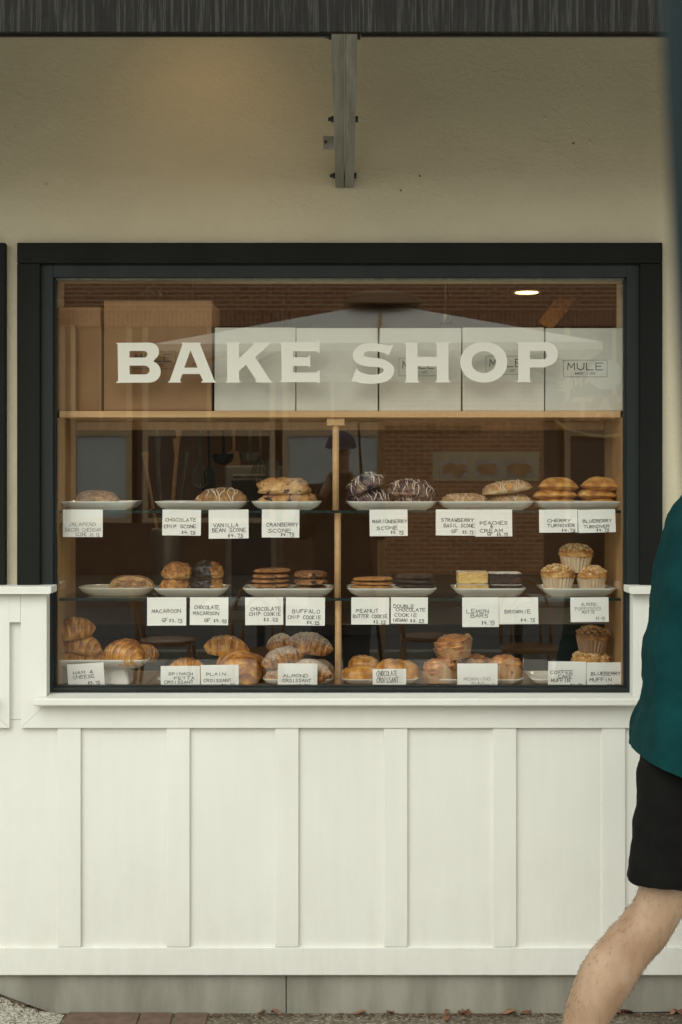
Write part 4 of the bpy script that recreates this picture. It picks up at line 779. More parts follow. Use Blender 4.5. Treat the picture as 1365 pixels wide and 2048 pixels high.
def muffin(px0, px1, yc, z, h, label, s, cup='cup', crumb='muffin', topm='crumble', rot=(0, 0, 0), group='pale crumble muffins'):
    w = W(px0, px1, yc); x = (PX(px0, yc)+PX(px1, yc))/2; t = empty('muffin', (x, yc, z)); t.rotation_euler = tuple(R(a) for a in rot); tag(t, label, 'muffin', group)
    hc = h*.62; n = 96; rings = []
    for q in range(9):
        u = q/8; rr = w*(.70+.27*u); rings.append([Vector((rr*(1+.035*math.sin(j*2*math.pi*24/n))*math.cos(2*math.pi*j/n), rr*(1+.035*math.sin(j*2*math.pi*24/n))*math.sin(2*math.pi*j/n), hc*u+(.003*mnoise.noise(Vector((j*.3, s, 0))) if q == 8 else 0))) for j in range(n)])
    mb = MB(); mb.loft(rings); c_ = mb.build('paper_cup', cup, loc=(0, 0, 0)); c_.parent = t
    tp = lump(w*1.02, w*1.02, h*.44, 2.2, s, .07, 2.4, fine=.06, flat=.25); tp.v = [p+Vector((0, 0, hc-.006)) for p in tp.v]
    tpo = tp.build('muffin_top', crumb, loc=(0, 0, 0), smooth=True, crust=True); tpo.parent = t
    bv = BVHTree.FromPolygons(tp.v, tp.f); rnd = random.Random(s); cr = MB(); V, F = ico(1)
    for k in range(230):
        an = rnd.uniform(0, 6.283); q = math.sqrt(rnd.random())*w*.98; hit = bv.ray_cast(Vector((q*math.cos(an), q*math.sin(an), 1)), Vector((0, 0, -1)))
        if hit[0] is None: continue
        r_ = rnd.uniform(.0022, .0064); cr.add([hit[0]+Vector((v.x*rnd.uniform(.7, 1.2), v.y*rnd.uniform(.7, 1.2), v.z*.8))*r_ for v in V], F, [rnd.uniform(.1, .8)]*len(V))
    c_ = cr.build('crumble_topping', topm, loc=(0, 0, 0), smooth=False, crust=True); c_.parent = t; c_['kind'] = 'stuff'
muffin(1083, 1150, .17, T2, .078, 'pale crumble muffin on the plate nearest the brownies', 101)
muffin(1153, 1213, .17, T2, .076, 'pale crumble muffin on the plate nearest the case side', 102)
muffin(1119, 1184, .185, T2+.062, .080, 'pale crumble muffin balanced on top of the other two', 103, rot=(0, 2, 30))
# ---- case floor
HZ = zst-.028+PLZ+.0005; G = 'ham and cheese croissants'
def cro(px0, px1, yc, z, Rr, bend, s, m, label, rot, G, amp=.13, rid=7, squash=.85, L=None):
    mb = crois(1.14*(L or 2*W(px0, px1, yc)), Rr, bend, s, rid, squash, amp); return put(mb, 'croissant', m, px0, px1, yc, z, label, 'croissant', G, rot)
cro(118, 216, .19, HZ, .033, .015, 1, 'hamcroissant', 'bottom ham croissant of the three piled on the stand', (0, 0, 4), G)
cro(120, 204, .18, HZ+.032, .040, .012, 2, 'hamcroissant', 'middle ham croissant of the three piled on the stand', (0, 10, -12), G)
cro(108, 192, .17, HZ+.080, .043, .010, 3, 'hamcroissant', 'topmost ham croissant of the pile, tilted on the stand', (8, -9, 10), G, rid=8)
cro(206, 294, .155, HZ, .050, .006, 4, 'croissant', 'plump glossy ham croissant at the front of the stand', (0, 4, -38), G, rid=9, L=.15)
cro(262, 318, .215, HZ, .036, .004, 5, 'hamcroissant', 'ham croissant at the back edge of the stand', (0, 0, 30), G)
G = 'plain and spinach croissants'
cro(333, 414, .17, T3+.006, .044, .012, 6, 'croissant', 'spinach croissant mostly hidden behind two price cards', (0, 0, 10), G)
cro(418, 500, .22, T3, .036, .012, 7, 'croissant', 'plain croissant at the back bottom of the pile', (0, 0, -8), G)
cro(408, 495, .21, T3+.074, .043, .014, 8, 'croissant', 'plain croissant lying across the top of the pile', (0, 6, 8), G)
cro(420, 528, .195, T3+.004, .062, .010, 9, 'croissant', 'big plain croissant leaning at the front of the pile', (-6, 28, -62), G, rid=7, L=.17)
cro(462, 536, .25, T3, .050, .006, 10, 'croissant', 'plain croissant standing at the outer side of the pile', (0, 34, 25), G, L=.15)
G = 'sugar dusted almond croissants'
for (a, b_, yc, z, Rr, be, s, rot, l) in ((530, 575, .16, 0, .030, .006, 11, (0, 0, 20), 'bottom almond croissant beside its price card'), (568, 668, .155, 0, .048, .014, 12, (0, 0, -20), 'broad almond croissant at the front by the dowel'), (610, 668, .24, .0, .040, .010, 13, (0, 0, 40), 'almond croissant at the back by the dowel'), (526, 614, .165, .050, .040, .010, 14, (0, -16, 14), 'almond croissant jutting out at the side of the pile'), (538, 590, .22, .094, .034, .008, 15, (0, -20, -20), 'almond croissant at the back top of the pile'), (572, 664, .19, .084, .045, .014, 16, (0, 8, -6), 'topmost almond croissant of the pile')):
    cro(a, b_, yc, T3+z, Rr, be, s, 'almond', l, rot, G, .08, 9, .8)
G = 'chocolate croissants'
for (a, b_, yc, z, h, s, rot, l) in ((682, 756, .16, 0, .045, 111, (0, 0, 6), 'front chocolate croissant beside the dowel'), (697, 757, .225, .022, .046, 112, (0, 4, -6), 'chocolate croissant behind the front one'), (750, 840, .19, 0, .060, 113, (0, 8, 16), 'largest chocolate croissant behind the tall-lettered card')):
    w = W(a, b_, yc); mb = lump(w, .046, h*.72, 2.6, s, .06, 1.6, flat=.45); off = s
    for i, p in enumerate(mb.v):
        u = p.x/w; st = .5+.5*math.sin(u*16+2.2*math.sin(p.z*40)+s); mb.v[i] = Vector((p.x, p.y*(1+.03*st), p.z*(1+.04*st))); mb.a[i] = max(0, min(1, .30+.16*st+.3*(p.z/h)+.3*mnoise.noise(p*45)-.12))
    put(mb, 'croissant', 'croissant', a, b_, yc, T3+z, l, 'croissant', G, rot)
G = 'morning buns in parchment'
def bun(px0, px1, yc, z, h, s, label, rot=(0, 0, 0)):
    w = W(px0, px1, yc); n = 60; mb = MB(); rings = []; att = []
    for q in range(26):     # rolled bun: straight side, then a spiral of ridges over the top
        u = q/25
        if u < .45: rr = w*(.80+.18*(u/.45)); zz = h*.62*(u/.45)
        else: v = (u-.45)/.55; rr = w*.98*math.cos(v*math.pi/2*.98); zz = h*.62+h*.38*math.sin(v*math.pi/2)
        ring = []
        for j in range(n):
            th = 2*math.pi*j/n; ph = (u*5.2-th/(2*math.pi)); sw = ph-math.floor(ph); k = 1+(.10*(sw-.5) if u > .35 else 0)+.04*fbm(Vector((math.cos(th)*1.5, math.sin(th)*1.5, u*2+s)), 2)
            ring.append(Vector((rr*k*math.cos(th), rr*k*math.sin(th), zz*(1+.10*(sw-.5) if u > .35 else 1)))); att.append(max(0, min(1, .25+.5*sw+.25*mnoise.noise(Vector((th*2, u*9, s))))))
        rings.append(ring)
    mb.loft(rings, True, True, att); o = put(mb, 'morning_bun', 'bun', px0, px1, yc, z, label, 'bun', G, rot)
    pp = MB(); rings = []; rnd = random.Random(s)
    for q in range(7):
        u = q/6; ring = []
        for j in range(40):
            th = 2*math.pi*j/40; rr = w*(.83+.22*u)*(1+.035*math.sin(th*5+s)*u+.02*math.sin(j*2.4)); top = h*(.58+.26*abs(math.sin(th*2+s))*math.copysign(1, math.sin(th+s))+.12*math.sin(th*5+s*2))
            ring.append(Vector((rr*math.cos(th), rr*math.sin(th), -.0004+top*u)))
        rings.append(ring)
    pp.loft(rings, False); c_ = pp.build('parchment_wrap', 'parchment', loc=(0, 0, 0), smooth=False); c_.parent = o
bun(848, 916, .155, T3, .072, 121, 'morning bun at the front beside the faded price card', (0, -4, 0))
bun(926, 978, .235, T3, .074, 122, 'small morning bun at the back of the plate')
bun(974, 1045, .165, T3, .080, 123, 'morning bun standing apart at the end of the plate', (0, 6, 60))
bun(880, 930, .24, T3, .062, 125, 'morning bun hidden under the topmost one')
bun(872, 948, .195, T3+.070, .070, 124, 'topmost morning bun with torn parchment', (0, 8, 200))
mt = empty('muffin', (PX(1181, .19), .19, S3+.06))
bpy.data.objects.remove(mt)
muffin(1143, 1219, .205, T3, .082, 'brown coffee cake muffin mostly hidden behind the price cards', 131, 'cup', 'muffin', 'crumble', group='dark muffins')
muffin(1150, 1217, .20, T3+.078, .080, 'dark brown muffin standing on another behind the price cards', 132, 'cup_dark', 'muffin_dark', 'crumble_dark', (0, 5, 0), 'dark muffins')
#PART4
# ------------------------------------------------------------------ across the street: what the glass reflects
def QX(px, y): return (px-682.5)*MPP*(D-y)/D      # mirrored in the pane: total path D + |y|
def QZ(py, y): return EYE+(960-py)*MPP*(D-y)/D
def brickmat(name, c1, c2, mortar, scale=1.0, soldier=False):
    m, nt, b = new_mat(name); g = nt.nodes.new('ShaderNodeNewGeometry'); s = nt.nodes.new('ShaderNodeSeparateXYZ'); lnk(nt, g.outputs['Position'], s.inputs[0])
    c = nt.nodes.new('ShaderNodeCombineXYZ'); lnk(nt, s.outputs[2 if soldier else 0], c.inputs[0]); lnk(nt, s.outputs[0 if soldier else 2], c.inputs[1])
    bt = nt.nodes.new('ShaderNodeTexBrick'); lnk(nt, c.outputs[0], bt.inputs['Vector']); bt.inputs['Scale'].default_value = 1; bt.inputs['Brick Width'].default_value = .215; bt.inputs['Row Height'].default_value = .075
    bt.inputs['Mortar Size'].default_value = .008; bt.inputs['Color1'].default_value = (*c1, 1); bt.inputs['Color2'].default_value = (*c2, 1); bt.inputs['Mortar'].default_value = (*mortar, 1)
    lnk(nt, bt.outputs[0], b.inputs['Base Color']); b.inputs['Roughness'].default_value = .9; bump(nt, b, bt.outputs[1], -.5, .01); return m
M['brick'] = brickmat('red_brick', (.50, .215, .095), (.38, .15, .065), (.66, .51, .36)); M['soldier'] = brickmat('soldier_brick', (.44, .19, .085), (.33, .13, .06), (.55, .42, .30), soldier=True)
M['bluepane'] = mat('curtained_glass', (.50, .60, .62), (.60, .68, .68), .8, .25, coat=.3); M['darkpane'] = mat('dark_glass', (.03, .03, .03), None, rough=.1)  # bright bluish reflection is painted into the pane's base colour
M['tan_frame'] = mat('tan_window_frame', (.60, .44, .28), None, rough=.6); M['brown_base'] = mat('brown_stall_riser', (.07, .04, .03), (.1, .06, .04), 3, .6)
ob = empty('brick_building', (0, -19.4, 0)); tag(ob, 'red brick shop building across the street, seen mirrored in the window glass', 'building')
YO = -19.4; zt = QZ(652, YO)
box('wall', 'brick', -13, 13, YO-.4, YO, zt+.24, 6.4, ob); box('lintel', 'soldier', -13, 13, YO-.4, YO+.015, zt, zt+.2398, ob)
box('parapet', 'concrete', -13.1, 13.1, YO-.5, YO+.1, 6.402, 6.6, ob, .02)
box('back_wall', 'darkpane', -13, 13, YO-.45, YO-.41, 0, 6.3, ob)
zw0, zw1, ztr = QZ(1040, YO), QZ(868, YO), QZ(848, YO)
box('stall_riser', 'brown_base', -13, 13, YO-.38, YO-.05, 0, zw0-.05, ob)
bays = [(-560, -300, 0), (-280, -20, 1), (0, 128, 0), (140, 262, 0), (284, 550, 1), (565, 766, 0), (1132, 1330, 1), (1350, 1600, 0), (1620, 1900, 0)]
for a, b_, k in bays:
    x0, x1 = QX(a, YO), QX(b_, YO); w = empty('window', (0, 0, 0)); w.parent = ob; w.location = (0, 19.4, 0)
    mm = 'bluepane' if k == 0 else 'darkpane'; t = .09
    for r_ in ((x0, x1, zw0-.05, zw0+.03), (x0, x1, zw1-.03, ztr+.03), (x0, x0+t, zw0+.031, zw1-.031), (x1-t, x1, zw0+.031, zw1-.031), (x0, x0+t, ztr+.031, zt-.001), (x1-t, x1, ztr+.031, zt-.001), ((x0+x1)/2-.03, (x0+x1)/2+.03, ztr+.031, zt-.001)):
        box('frame', 'tan_frame', r_[0], r_[1], YO-.12, YO-.03, r_[2], r_[3], w)
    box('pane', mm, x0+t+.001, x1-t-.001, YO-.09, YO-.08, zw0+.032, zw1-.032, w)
    for s_ in (0, 1):
        xa = x0+t+.001 if s_ == 0 else (x0+x1)/2+.031; xb = (x0+x1)/2-.031 if s_ == 0 else x1-t-.001; box('pane', 'darkpane' if k else 'room', xa, xb, YO-.09, YO-.08, ztr+.032, zt-.002, w)
for a, b_ in ((766, 1090), (1332, 1348), (1902, 2300)): box('pier', 'brick', QX(a, YO)+.005, QX(b_, YO)-.005, YO-.37, YO-.01, 0, zt-.001, ob)
box('name_board', 'black', QX(765, YO), QX(966, YO), YO+.001, YO+.05, QZ(858, YO), QZ(851, YO), ob)
M['banner'] = mat('banner_cream', (.62, .52, .32), (.66, .56, .36), 4, .6); M['food'] = mat('banner_food_print', (.42, .20, .09), (.60, .38, .18), 6, .6, ws=True); M['foodwhite'] = mat('banner_plate_print', (.30, .27, .23), (.62, .60, .56), 3, .6, ws=True)
bn = empty('food_banner', (QX(972, YO), YO+.02, QZ(965, YO))); tag(bn, 'cream banner with three dish photos on the brick pier across the street', 'banner')
box('sheet', 'banner', QX(866, YO), QX(1080, YO), YO+.002, YO+.008, QZ(962, YO), QZ(903, YO), bn)
for a, b_ in ((878, 940), (952, 1000), (1010, 1068)):
    pr = box('photo', 'foodwhite', QX(a, YO), QX(b_, YO), YO+.009, YO+.011, QZ(956, YO), QZ(920, YO), bn); cx = (QX(a, YO)+QX(b_, YO))/2; rw = (QX(b_, YO)-QX(a, YO))*.42
    e = MB(); e.add([(cx+rw*(1+.22*math.sin(t*2.3+a))*math.cos(t*math.pi/8), YO+.0125, QZ(939, YO)+.11*(1+.25*math.sin(t*1.7+a))*math.sin(t*math.pi/8)) for t in range(16)], [list(range(16))]); e.build('dish', 'food', pr)
et = empty('eat_sign', (QX(1205, YO+.8), YO+.8, QZ(845, YO+.8))); tag(et, 'oval brown sign reading EAT hung on the brick building across the street', 'sign'); ye = YO+.8
M['sign_brown'] = mat('sign_brown', (.30, .13, .08), None); M['sign_gold'] = mat('sign_gold', (.72, .55, .28), None)
ex, ez, ea, eb = QX(1212, ye), QZ(818, ye), .72, .24
MB().prism([(ex+ea*math.cos(t*math.pi/20), ez+eb*math.sin(t*math.pi/20)) for t in range(40)], ye-.06, ye-.005).build('board', 'sign_brown', et)
lt = MB(); strokes(lt, 'EAT', ex+.50, ez-.15, 1.0, .30, ye, .075, 0, flip=-1); lt.build('lettering', 'sign_gold', et)
ar = MB(); txt = 'STO GRANDE'
for k, ch in enumerate(txt): an = R(40+100*(k/(len(txt)-1))); strokes(ar, ch, ex+.92*math.cos(an)+.04, ez+.10+.32*math.sin(an), .09, .13, ye, .03, 0, flip=-1)
ar.build('arched_lettering', 'sign_gold', et); MB().tube([(ex+.85*math.cos(R(a)), ye-.03, ez-.02+.42*math.sin(R(a))) for a in range(200, 341, 10)], .025, 8).build('scroll', 'sign_gold', et)
for sx in (-.4, .4): MB().tube([(ex+sx, ye-.03, ez+.2), (ex+sx, YO+.02, ez+.5)], .015, 6).build('stay', 'black', et)
oc = MB(); ox, oz = QX(1214, YO+.5), QZ(748, YO+.5); oc.prism([(ox+.30*math.cos(R(22.5+45*k)), oz+.26*math.sin(R(22.5+45*k))) for k in range(8)], YO+.46, YO+.48); oc.box(ox-.02, ox+.02, YO+.001, YO+.459, oz-.02, oz+.02)
M['pale_blue'] = mat('pale_sign_back', (.55, .62, .62), None, rough=.5); tag(oc.build('octagon_sign', 'pale_blue'), 'pale eight-sided sign above the oval sign across the street', 'sign')
# market umbrella over the terrace
M['canvas'] = mat('umbrella_canvas', (.74, .72, .66), (.78, .76, .70), 3, .85, .15, 60)
yu = -6.3; um = empty('market_umbrella', (.30, yu, 0)); tag(um, 'large square off-white market umbrella standing behind the photographer, mirrored in the glass', 'umbrella')
ux = .30; zp, ze, hw = QZ(604, yu), 2.46, 1.45
cv = MB(); N = 10
for s_ in range(4):
    rot = Matrix.Rotation(s_*math.pi/2+R(3), 3, 'Z'); V = []; F = []
    for i in range(N+1):
        u = .06+.94*i/N
        for j in range(N+1):
            v = -1+2*j/N; p = rot @ Vector((hw*u*v, -hw*u, 0)); V.append((ux+p.x, yu+p.y, zp+(ze-zp)*u-.05*math.sin(math.pi*u)*(1-v*v)))
    for i in range(N):
        for j in range(N): F.append((i*(N+1)+j, i*(N+1)+j+1, (i+1)*(N+1)+j+1, (i+1)*(N+1)+j))
    cv.add(V, F)
    V = []
    for j in range(N+1):
        v = -1+2*j/N; p = rot @ Vector((hw*v, -hw, 0)); V += [(ux+p.x, yu+p.y, ze), (ux+p.x*1.003, yu+p.y*1.003, ze-.05)]
    cv.add(V, [(2*j, 2*j+2, 2*j+3, 2*j+1) for j in range(N)])
o = cv.build('canopy', 'canvas', um); sm = o.modifiers.new('solid', 'SOLIDIFY'); sm.thickness = .003
vt = MB(); vt.loft([[(ux+w*a, yu+w*b_, z) for a, b_ in ((1, 1), (-1, 1), (-1, -1), (1, -1))] for w, z in ((.28, zp-.03), (.2, zp+.05), (.05, zp+.09))]); vt.build('vent_cap', 'room', um)
MB().tube([(ux, yu, .02), (ux, yu, zp-.01)], .028, 12).build('pole', 'oak_side', um); MB().tube([(ux, yu, -.01), (ux, yu, .02), (ux, yu, .06)], [.32, .32, .1], 20).build('base', 'black', um)
for s_ in range(8):
    an = s_*math.pi/4+R(3)+math.pi/4; L_ = hw*(1.38 if s_ % 2 == 0 else .98); MB().tube([(ux+.05*math.cos(an), yu+.05*math.sin(an), zp-.05), (ux+L_*math.cos(an), yu+L_*math.sin(an), ze-.02)], .011, 6).build('rib', 'oak_side', um)
# café table and bentwood chairs under the umbrella
M['table_top'] = mat('grey_table_top', (.42, .41, .37), (.48, .47, .43), 4, .4); M['bentwood'] = mat('bentwood', (.28, .13, .05), (.36, .18, .07), 5, .4, 0, 60, .001, (1, 1, .3))
def cafe_table(x, y, label):
    t = empty('cafe_table', (x, y, 0)); tag(t, label, 'table', 'terrace tables')
    MB().loft([[(x+a*sx, y+b_*sy, z) for sx, sy in ((1, 1), (-1, 1), (-1, -1), (1, -1))] for a, b_, z in ((.36, .34, .715), (.37, .35, .72), (.37, .35, .742), (.365, .345, .745))]).build('table_top', 'table_top', t)
    MB().tube([(x, y, .03), (x, y, .7149)], .03, 12).build('column', 'black', t); MB().tube([(x, y, -.006), (x, y, .015), (x, y, .03)], [.24, .22, .04], 20).build('foot', 'black', t)
def chair(x, y, a, label):
    t = empty('bentwood_chair', (x, y, 0), R(a)); tag(t, label, 'chair', 'terrace chairs')
    def part(nm, pts, r_, m_='bentwood'): MB().tube(pts, r_, 8).build(nm, m_, loc=(0, 0, 0), smooth=True).parent = t
    for sx in (-1, 1):
        part('leg', [(sx*.16, -.16, .46), (sx*.19, -.20, -.006)], .014); part('leg', [(sx*.15, .17, .46), (sx*.18, .23, -.006)], .014)
    MB().loft([[(.20*k*math.cos(R(q)), .20*k*math.sin(R(q)), z) for q in range(0, 360, 15)] for k, z in ((.95, .445), (1, .455), (1, .472), (.9, .478))]).build('seat', 'bentwood', loc=(0, 0, 0), smooth=True).parent = t
    part('back_hoop', [(.17*math.cos(R(q)), .18+.10*max(0, math.sin(R(q))), .47+.43*max(0, math.sin(R(q)))**.6) for q in range(0, 181, 12)], .013)
    part('inner_hoop', [(.10*math.cos(R(q)), .18+.08*max(0, math.sin(R(q))), .47+.32*max(0, math.sin(R(q)))**.6) for q in range(0, 181, 12)], .010)
cafe_table(-.55, -5.45, 'grey square terrace table beside the photographer, mirrored faintly in the glass'); cafe_table(1.25, -5.7, 'grey square terrace table under the umbrella edge, mirrored faintly in the glass')
for x, y, a, l in ((-.55, -4.85, 180, 'bentwood chair between the first terrace table and the shop'), (-1.2, -5.5, 90, 'bentwood chair at the outer side of the first terrace table'), (.62, -5.75, 90, 'bentwood chair between the two terrace tables'), (1.25, -5.1, 180, 'bentwood chair between the second terrace table and the shop')): chair(x, y, a, l)
# leaning pole close to the lens
M['pole_paint'] = mat('blue_grey_paint', (.017, .028, .031), (.021, .034, .037), 6, .8, spec=.1)
yp = -D+.45; s0 = SC(yp); lp = empty('leaning_pole', (PX(1440, yp), yp, -.01)); tag(lp, 'blurred dark blue-grey pole leaning close to the lens at the picture edge', 'pole')
def plx(py): return PX(1318+py*.052, yp)
r_ = .0085
MB().tube([(plx(-1100)+r_, yp, PZ(-1100, yp)), (plx(960)+r_, yp, EYE), (plx(960)+r_+.17, yp+.02, .03)], [r_*.8, r_, r_*1.2], 14).build('shaft', 'pole_paint', lp, smooth=True)
MB().tube([(plx(960)+r_+.17, yp+.02, -.01), (plx(960)+r_+.17, yp+.02, .03)], [.10, .03], 16).build('foot', 'pole_paint', lp)
# ------------------------------------------------------------------ people
M['skin'] = mat('skin', (.29, .175, .105), (.39, .265, .175), 14, .55, .35, 200, .0012, (1, 1, .45), sss=.05, detail=7); M['teal'] = mat('teal_jersey', (.0015, .028, .030), (.0025, .038, .040), 10, .95, .3, 500, .0006, spec=.12)
M['shorts'] = mat('black_shorts', (.004, .004, .004), (.006, .006, .0055), 20, .95, .3, 30, .004, spec=.15); M['hair'] = mat('brown_hair', (.05, .028, .014), (.09, .05, .025), 60, .6, .6, 90, .003, (1, 1, .2))
M['shoe'] = mat('grey_shoe', (.10, .10, .10), (.16, .16, .15), 20, .7); M['sole'] = mat('white_sole', (.6, .6, .56), None, rough=.7); M['jacket'] = mat('dark_jacket', (.012, .013, .015), (.02, .021, .024), 9, .8, .3, 30, .004); M['cap'] = mat('blue_cap', (.03, .055, .11), None, rough=.8); M['trouser'] = mat('dark_trousers', (.03, .032, .04), None, rough=.85)
def skinned(name, m, joints, edges, parent, root=0, sub=2):
    me = bpy.data.meshes.new(name); off = wloc(parent) if parent else Vector((0, 0, 0)); names = list(joints); me.from_pydata([tuple(Vector(joints[k][0])-off) for k in names], [(names.index(a), names.index(b_)) for a, b_ in edges], []); me.update()
    o = bpy.data.objects.new(name, me); col.objects.link(o); o.parent = parent; sk = o.modifiers.new('skin', 'SKIN'); sk.use_smooth_shade = True; sk.branch_smoothing = .6
    if not me.skin_vertices:
        bm = bmesh.new(); bm.from_mesh(me); bm.verts.layers.skin.verify(); bm.to_mesh(me); bm.free()
    for i, k in enumerate(names): r = joints[k][1]; me.skin_vertices[0].data[i].radius = r if isinstance(r, tuple) else (r, r); me.skin_vertices[0].data[i].use_root = (i == root)
    ss = o.modifiers.new('sub', 'SUBSURF'); ss.levels = sub; ss.render_levels = sub; me.materials.append(M[m]); return o
def ell(c, a, b_, tilt=0, n=28, e=2.2, nz=0, s=0):     # ring in a plane tilted about y by tilt (degrees); a along x, b along y
    out = []
    for k in range(n):
        t = 2*math.pi*k/n; x = a*math.copysign(abs(math.cos(t))**(2/e), math.cos(t)); y = b_*math.copysign(abs(math.sin(t))**(2/e), math.sin(t))
        w = 1+nz*mnoise.noise(Vector((math.cos(t)*1.5+s, math.sin(t)*1.5, c[2]*9)))
        out.append(Vector((c[0]+x*w*math.cos(R(tilt)), c[1]+y*w, c[2]-x*w*math.sin(R(tilt)))))
    return out
def hand(J, E, tag_, wrist, d, side, palmn):
    d = Vector(d).normalized(); side = Vector(side).normalized(); w = Vector(wrist); pn = Vector(palmn)
    J[tag_+'palm'] = (w+d*.05, (.030, .018)); E.append((tag_+'wrist', tag_+'palm'))
    for k, (o_, L_) in enumerate(((-.030, .062), (-.010, .075), (.010, .078), (.029, .068))):
        a = w+d*.088+side*o_; J[tag_+'k%d' % k] = (a, .0095); J[tag_+'m%d' % k] = (a+d*L_*.5+pn*.012, .0085); J[tag_+'t%d' % k] = (a+d*L_*.85+pn*.032, .0070)
        E += [(tag_+'palm', tag_+'k%d' % k), (tag_+'k%d' % k, tag_+'m%d' % k), (tag_+'m%d' % k, tag_+'t%d' % k)]
    a = w+d*.035+side*.034+pn*.008; J[tag_+'th1'] = (a, .012); J[tag_+'th2'] = (a+d*.03+side*.018+pn*.01, .010); J[tag_+'th3'] = (a+d*.055+side*.022+pn*.02, .008); E += [(tag_+'palm', tag_+'th1'), (tag_+'th1', tag_+'th2'), (tag_+'th2', tag_+'th3')]
def creases(o, amt, size, lv):
    ss = o.modifiers.new('sub', 'SUBSURF'); ss.levels = lv; ss.render_levels = lv
    for k, (a_, z_) in enumerate(((amt, size), (amt*.45, size*.4))):
        tx = bpy.data.textures.new('folds', 'CLOUDS'); tx.noise_scale = z_; tx.noise_depth = 2
        d = o.modifiers.new('folds', 'DISPLACE'); d.texture = tx; d.strength = a_; d.mid_level = .5; d.texture_coords = 'LOCAL'
yw = -.62
wk = empty('person', (.95, yw, 0)); tag(wk, 'person in teal shirt and black shorts striding out past the window', 'person')
hy = .085
J = {'pelvis': ((.90, yw, .93), (.13, .12)), 'belly': ((.925, yw, 1.06), (.13, .11)), 'chest': ((.975, yw, 1.28), (.10, .10)), 'upchest': ((1.015, yw, 1.42), (.085, .085)), 'neck': ((1.05, yw, 1.53), .055), 'jaw': ((1.088, yw, 1.605), (.078, .066)), 'head': ((1.090, yw, 1.68), (.100, .084)), 'crown': ((1.080, yw, 1.755), (.082, .072)), 'nose': ((1.192, yw, 1.655), .014), 'ear_a': ((1.085, yw-.078, 1.66), (.018, .010)), 'ear_b': ((1.085, yw+.078, 1.66), (.018, .010)),
     'hip': ((.885, yw-hy, .88), .088), 'thigh': ((.85, yw-hy, .70), .086), 'knee': ((.805, yw-hy, .515), .066), 'shank': ((.745, yw-hy, .432), .068), 'calf': ((.652, yw-hy, .325), .078), 'lowcalf': ((.602, yw-hy, .205), .054), 'ankle': ((.572, yw-hy, .115), .036), 'heel': ((.555, yw-hy, .075), .032), 'ball': ((.680, yw-hy, .034), (.030, .036)), 'toe': ((.735, yw-hy, .026), (.022, .034)),
     'hip2': ((.915, yw+hy, .88), .088), 'thigh2': ((1.02, yw+hy, .70), .084), 'knee2': ((1.12, yw+hy, .50), .062), 'calf2': ((1.155, yw+hy, .33), .060), 'ankle2': ((1.19, yw+hy, .10), .036), 'heel2': ((1.17, yw+hy, .045), .034), 'ball2': ((1.31, yw+hy, .040), (.030, .036)), 'toe2': ((1.37, yw+hy, .05), (.022, .034)),
     'sh': ((1.02, yw-.17, 1.41), .058), 'el': ((1.13, yw-.22, 1.16), .042), 'Awrist': ((1.30, yw-.20, 1.02), .028), 'sh2': ((1.02, yw+.17, 1.41), .058), 'el2': ((.98, yw+.21, 1.12), .042), 'Bwrist': ((1.05, yw+.21, .88), .028)}
E = [('pelvis', 'belly'), ('belly', 'chest'), ('chest', 'upchest'), ('upchest', 'neck'), ('neck', 'jaw'), ('jaw', 'head'), ('head', 'crown'), ('head', 'nose'), ('head', 'ear_a'), ('head', 'ear_b'), ('pelvis', 'hip'), ('hip', 'thigh'), ('thigh', 'knee'), ('knee', 'shank'), ('shank', 'calf'), ('calf', 'lowcalf'), ('lowcalf', 'ankle'), ('ankle', 'heel'), ('ankle', 'ball'), ('ball', 'toe'),
     ('pelvis', 'hip2'), ('hip2', 'thigh2'), ('thigh2', 'knee2'), ('knee2', 'calf2'), ('calf2', 'ankle2'), ('ankle2', 'heel2'), ('ankle2', 'ball2'), ('ball2', 'toe2'), ('upchest', 'sh'), ('sh', 'el'), ('el', 'Awrist'), ('upchest', 'sh2'), ('sh2', 'el2'), ('el2', 'Bwrist')]
hand(J, E, 'A', J['Awrist'][0], (.8, 0, -.5), (.3, 0, .8), (0, .6, -.4)); hand(J, E, 'B', J['Bwrist'][0], (.3, 0, -1), (1, 0, .3), (.3, -.5, 0))
body = skinned('body', 'skin', J, E, wk, sub=3)
tx = bpy.data.textures.new('muscle', 'CLOUDS'); tx.noise_scale = .07; dm = body.modifiers.new('muscle', 'DISPLACE'); dm.texture = tx; dm.strength = .014; dm.mid_level = .5
dg = bpy.context.evaluated_depsgraph_get(); ev = body.evaluated_get(dg); em = ev.to_mesh(); rnd = random.Random(3); hb = MB(); o_ = Vector(wk.location)
pool = [p for p in em.polygons if .08 < p.center.z+o_.z < .60 and p.center.y+o_.y < yw+.02 and p.center.x+o_.x < .95]
wts = [p.area for p in pool]
for p in rnd.choices(pool, wts, k=1000):
    vs3 = [em.vertices[i].co for i in p.vertices]; u = rnd.random(); w = rnd.random(); c = vs3[0].lerp(vs3[1], u).lerp(vs3[-1].lerp(vs3[2], u), w)+o_; nr = p.normal
    d = (nr*.35+Vector((rnd.uniform(-.5, .3), rnd.uniform(-.3, .3), -1))); d = (d-nr*(d.dot(nr)-.30)).normalized(); sd_ = d.cross(nr).normalized()*rnd.uniform(.00010, .00022); L_ = rnd.uniform(.006, .014)
    hb.add([c-sd_, c+sd_, c+d*L_*.6+nr*.001, c+d*L_], [(0, 1, 2), (0, 2, 3)])
ev.to_mesh_clear()
M['leghair'] = mat('leg_hair', (.13, .075, .04), None, rough=.6); lh = hb.build('leg_hair', 'leghair', wk); lh['kind'] = 'stuff'
WP = lambda px, py: (PX(px, yw-hy), PZ(py, yw-hy))
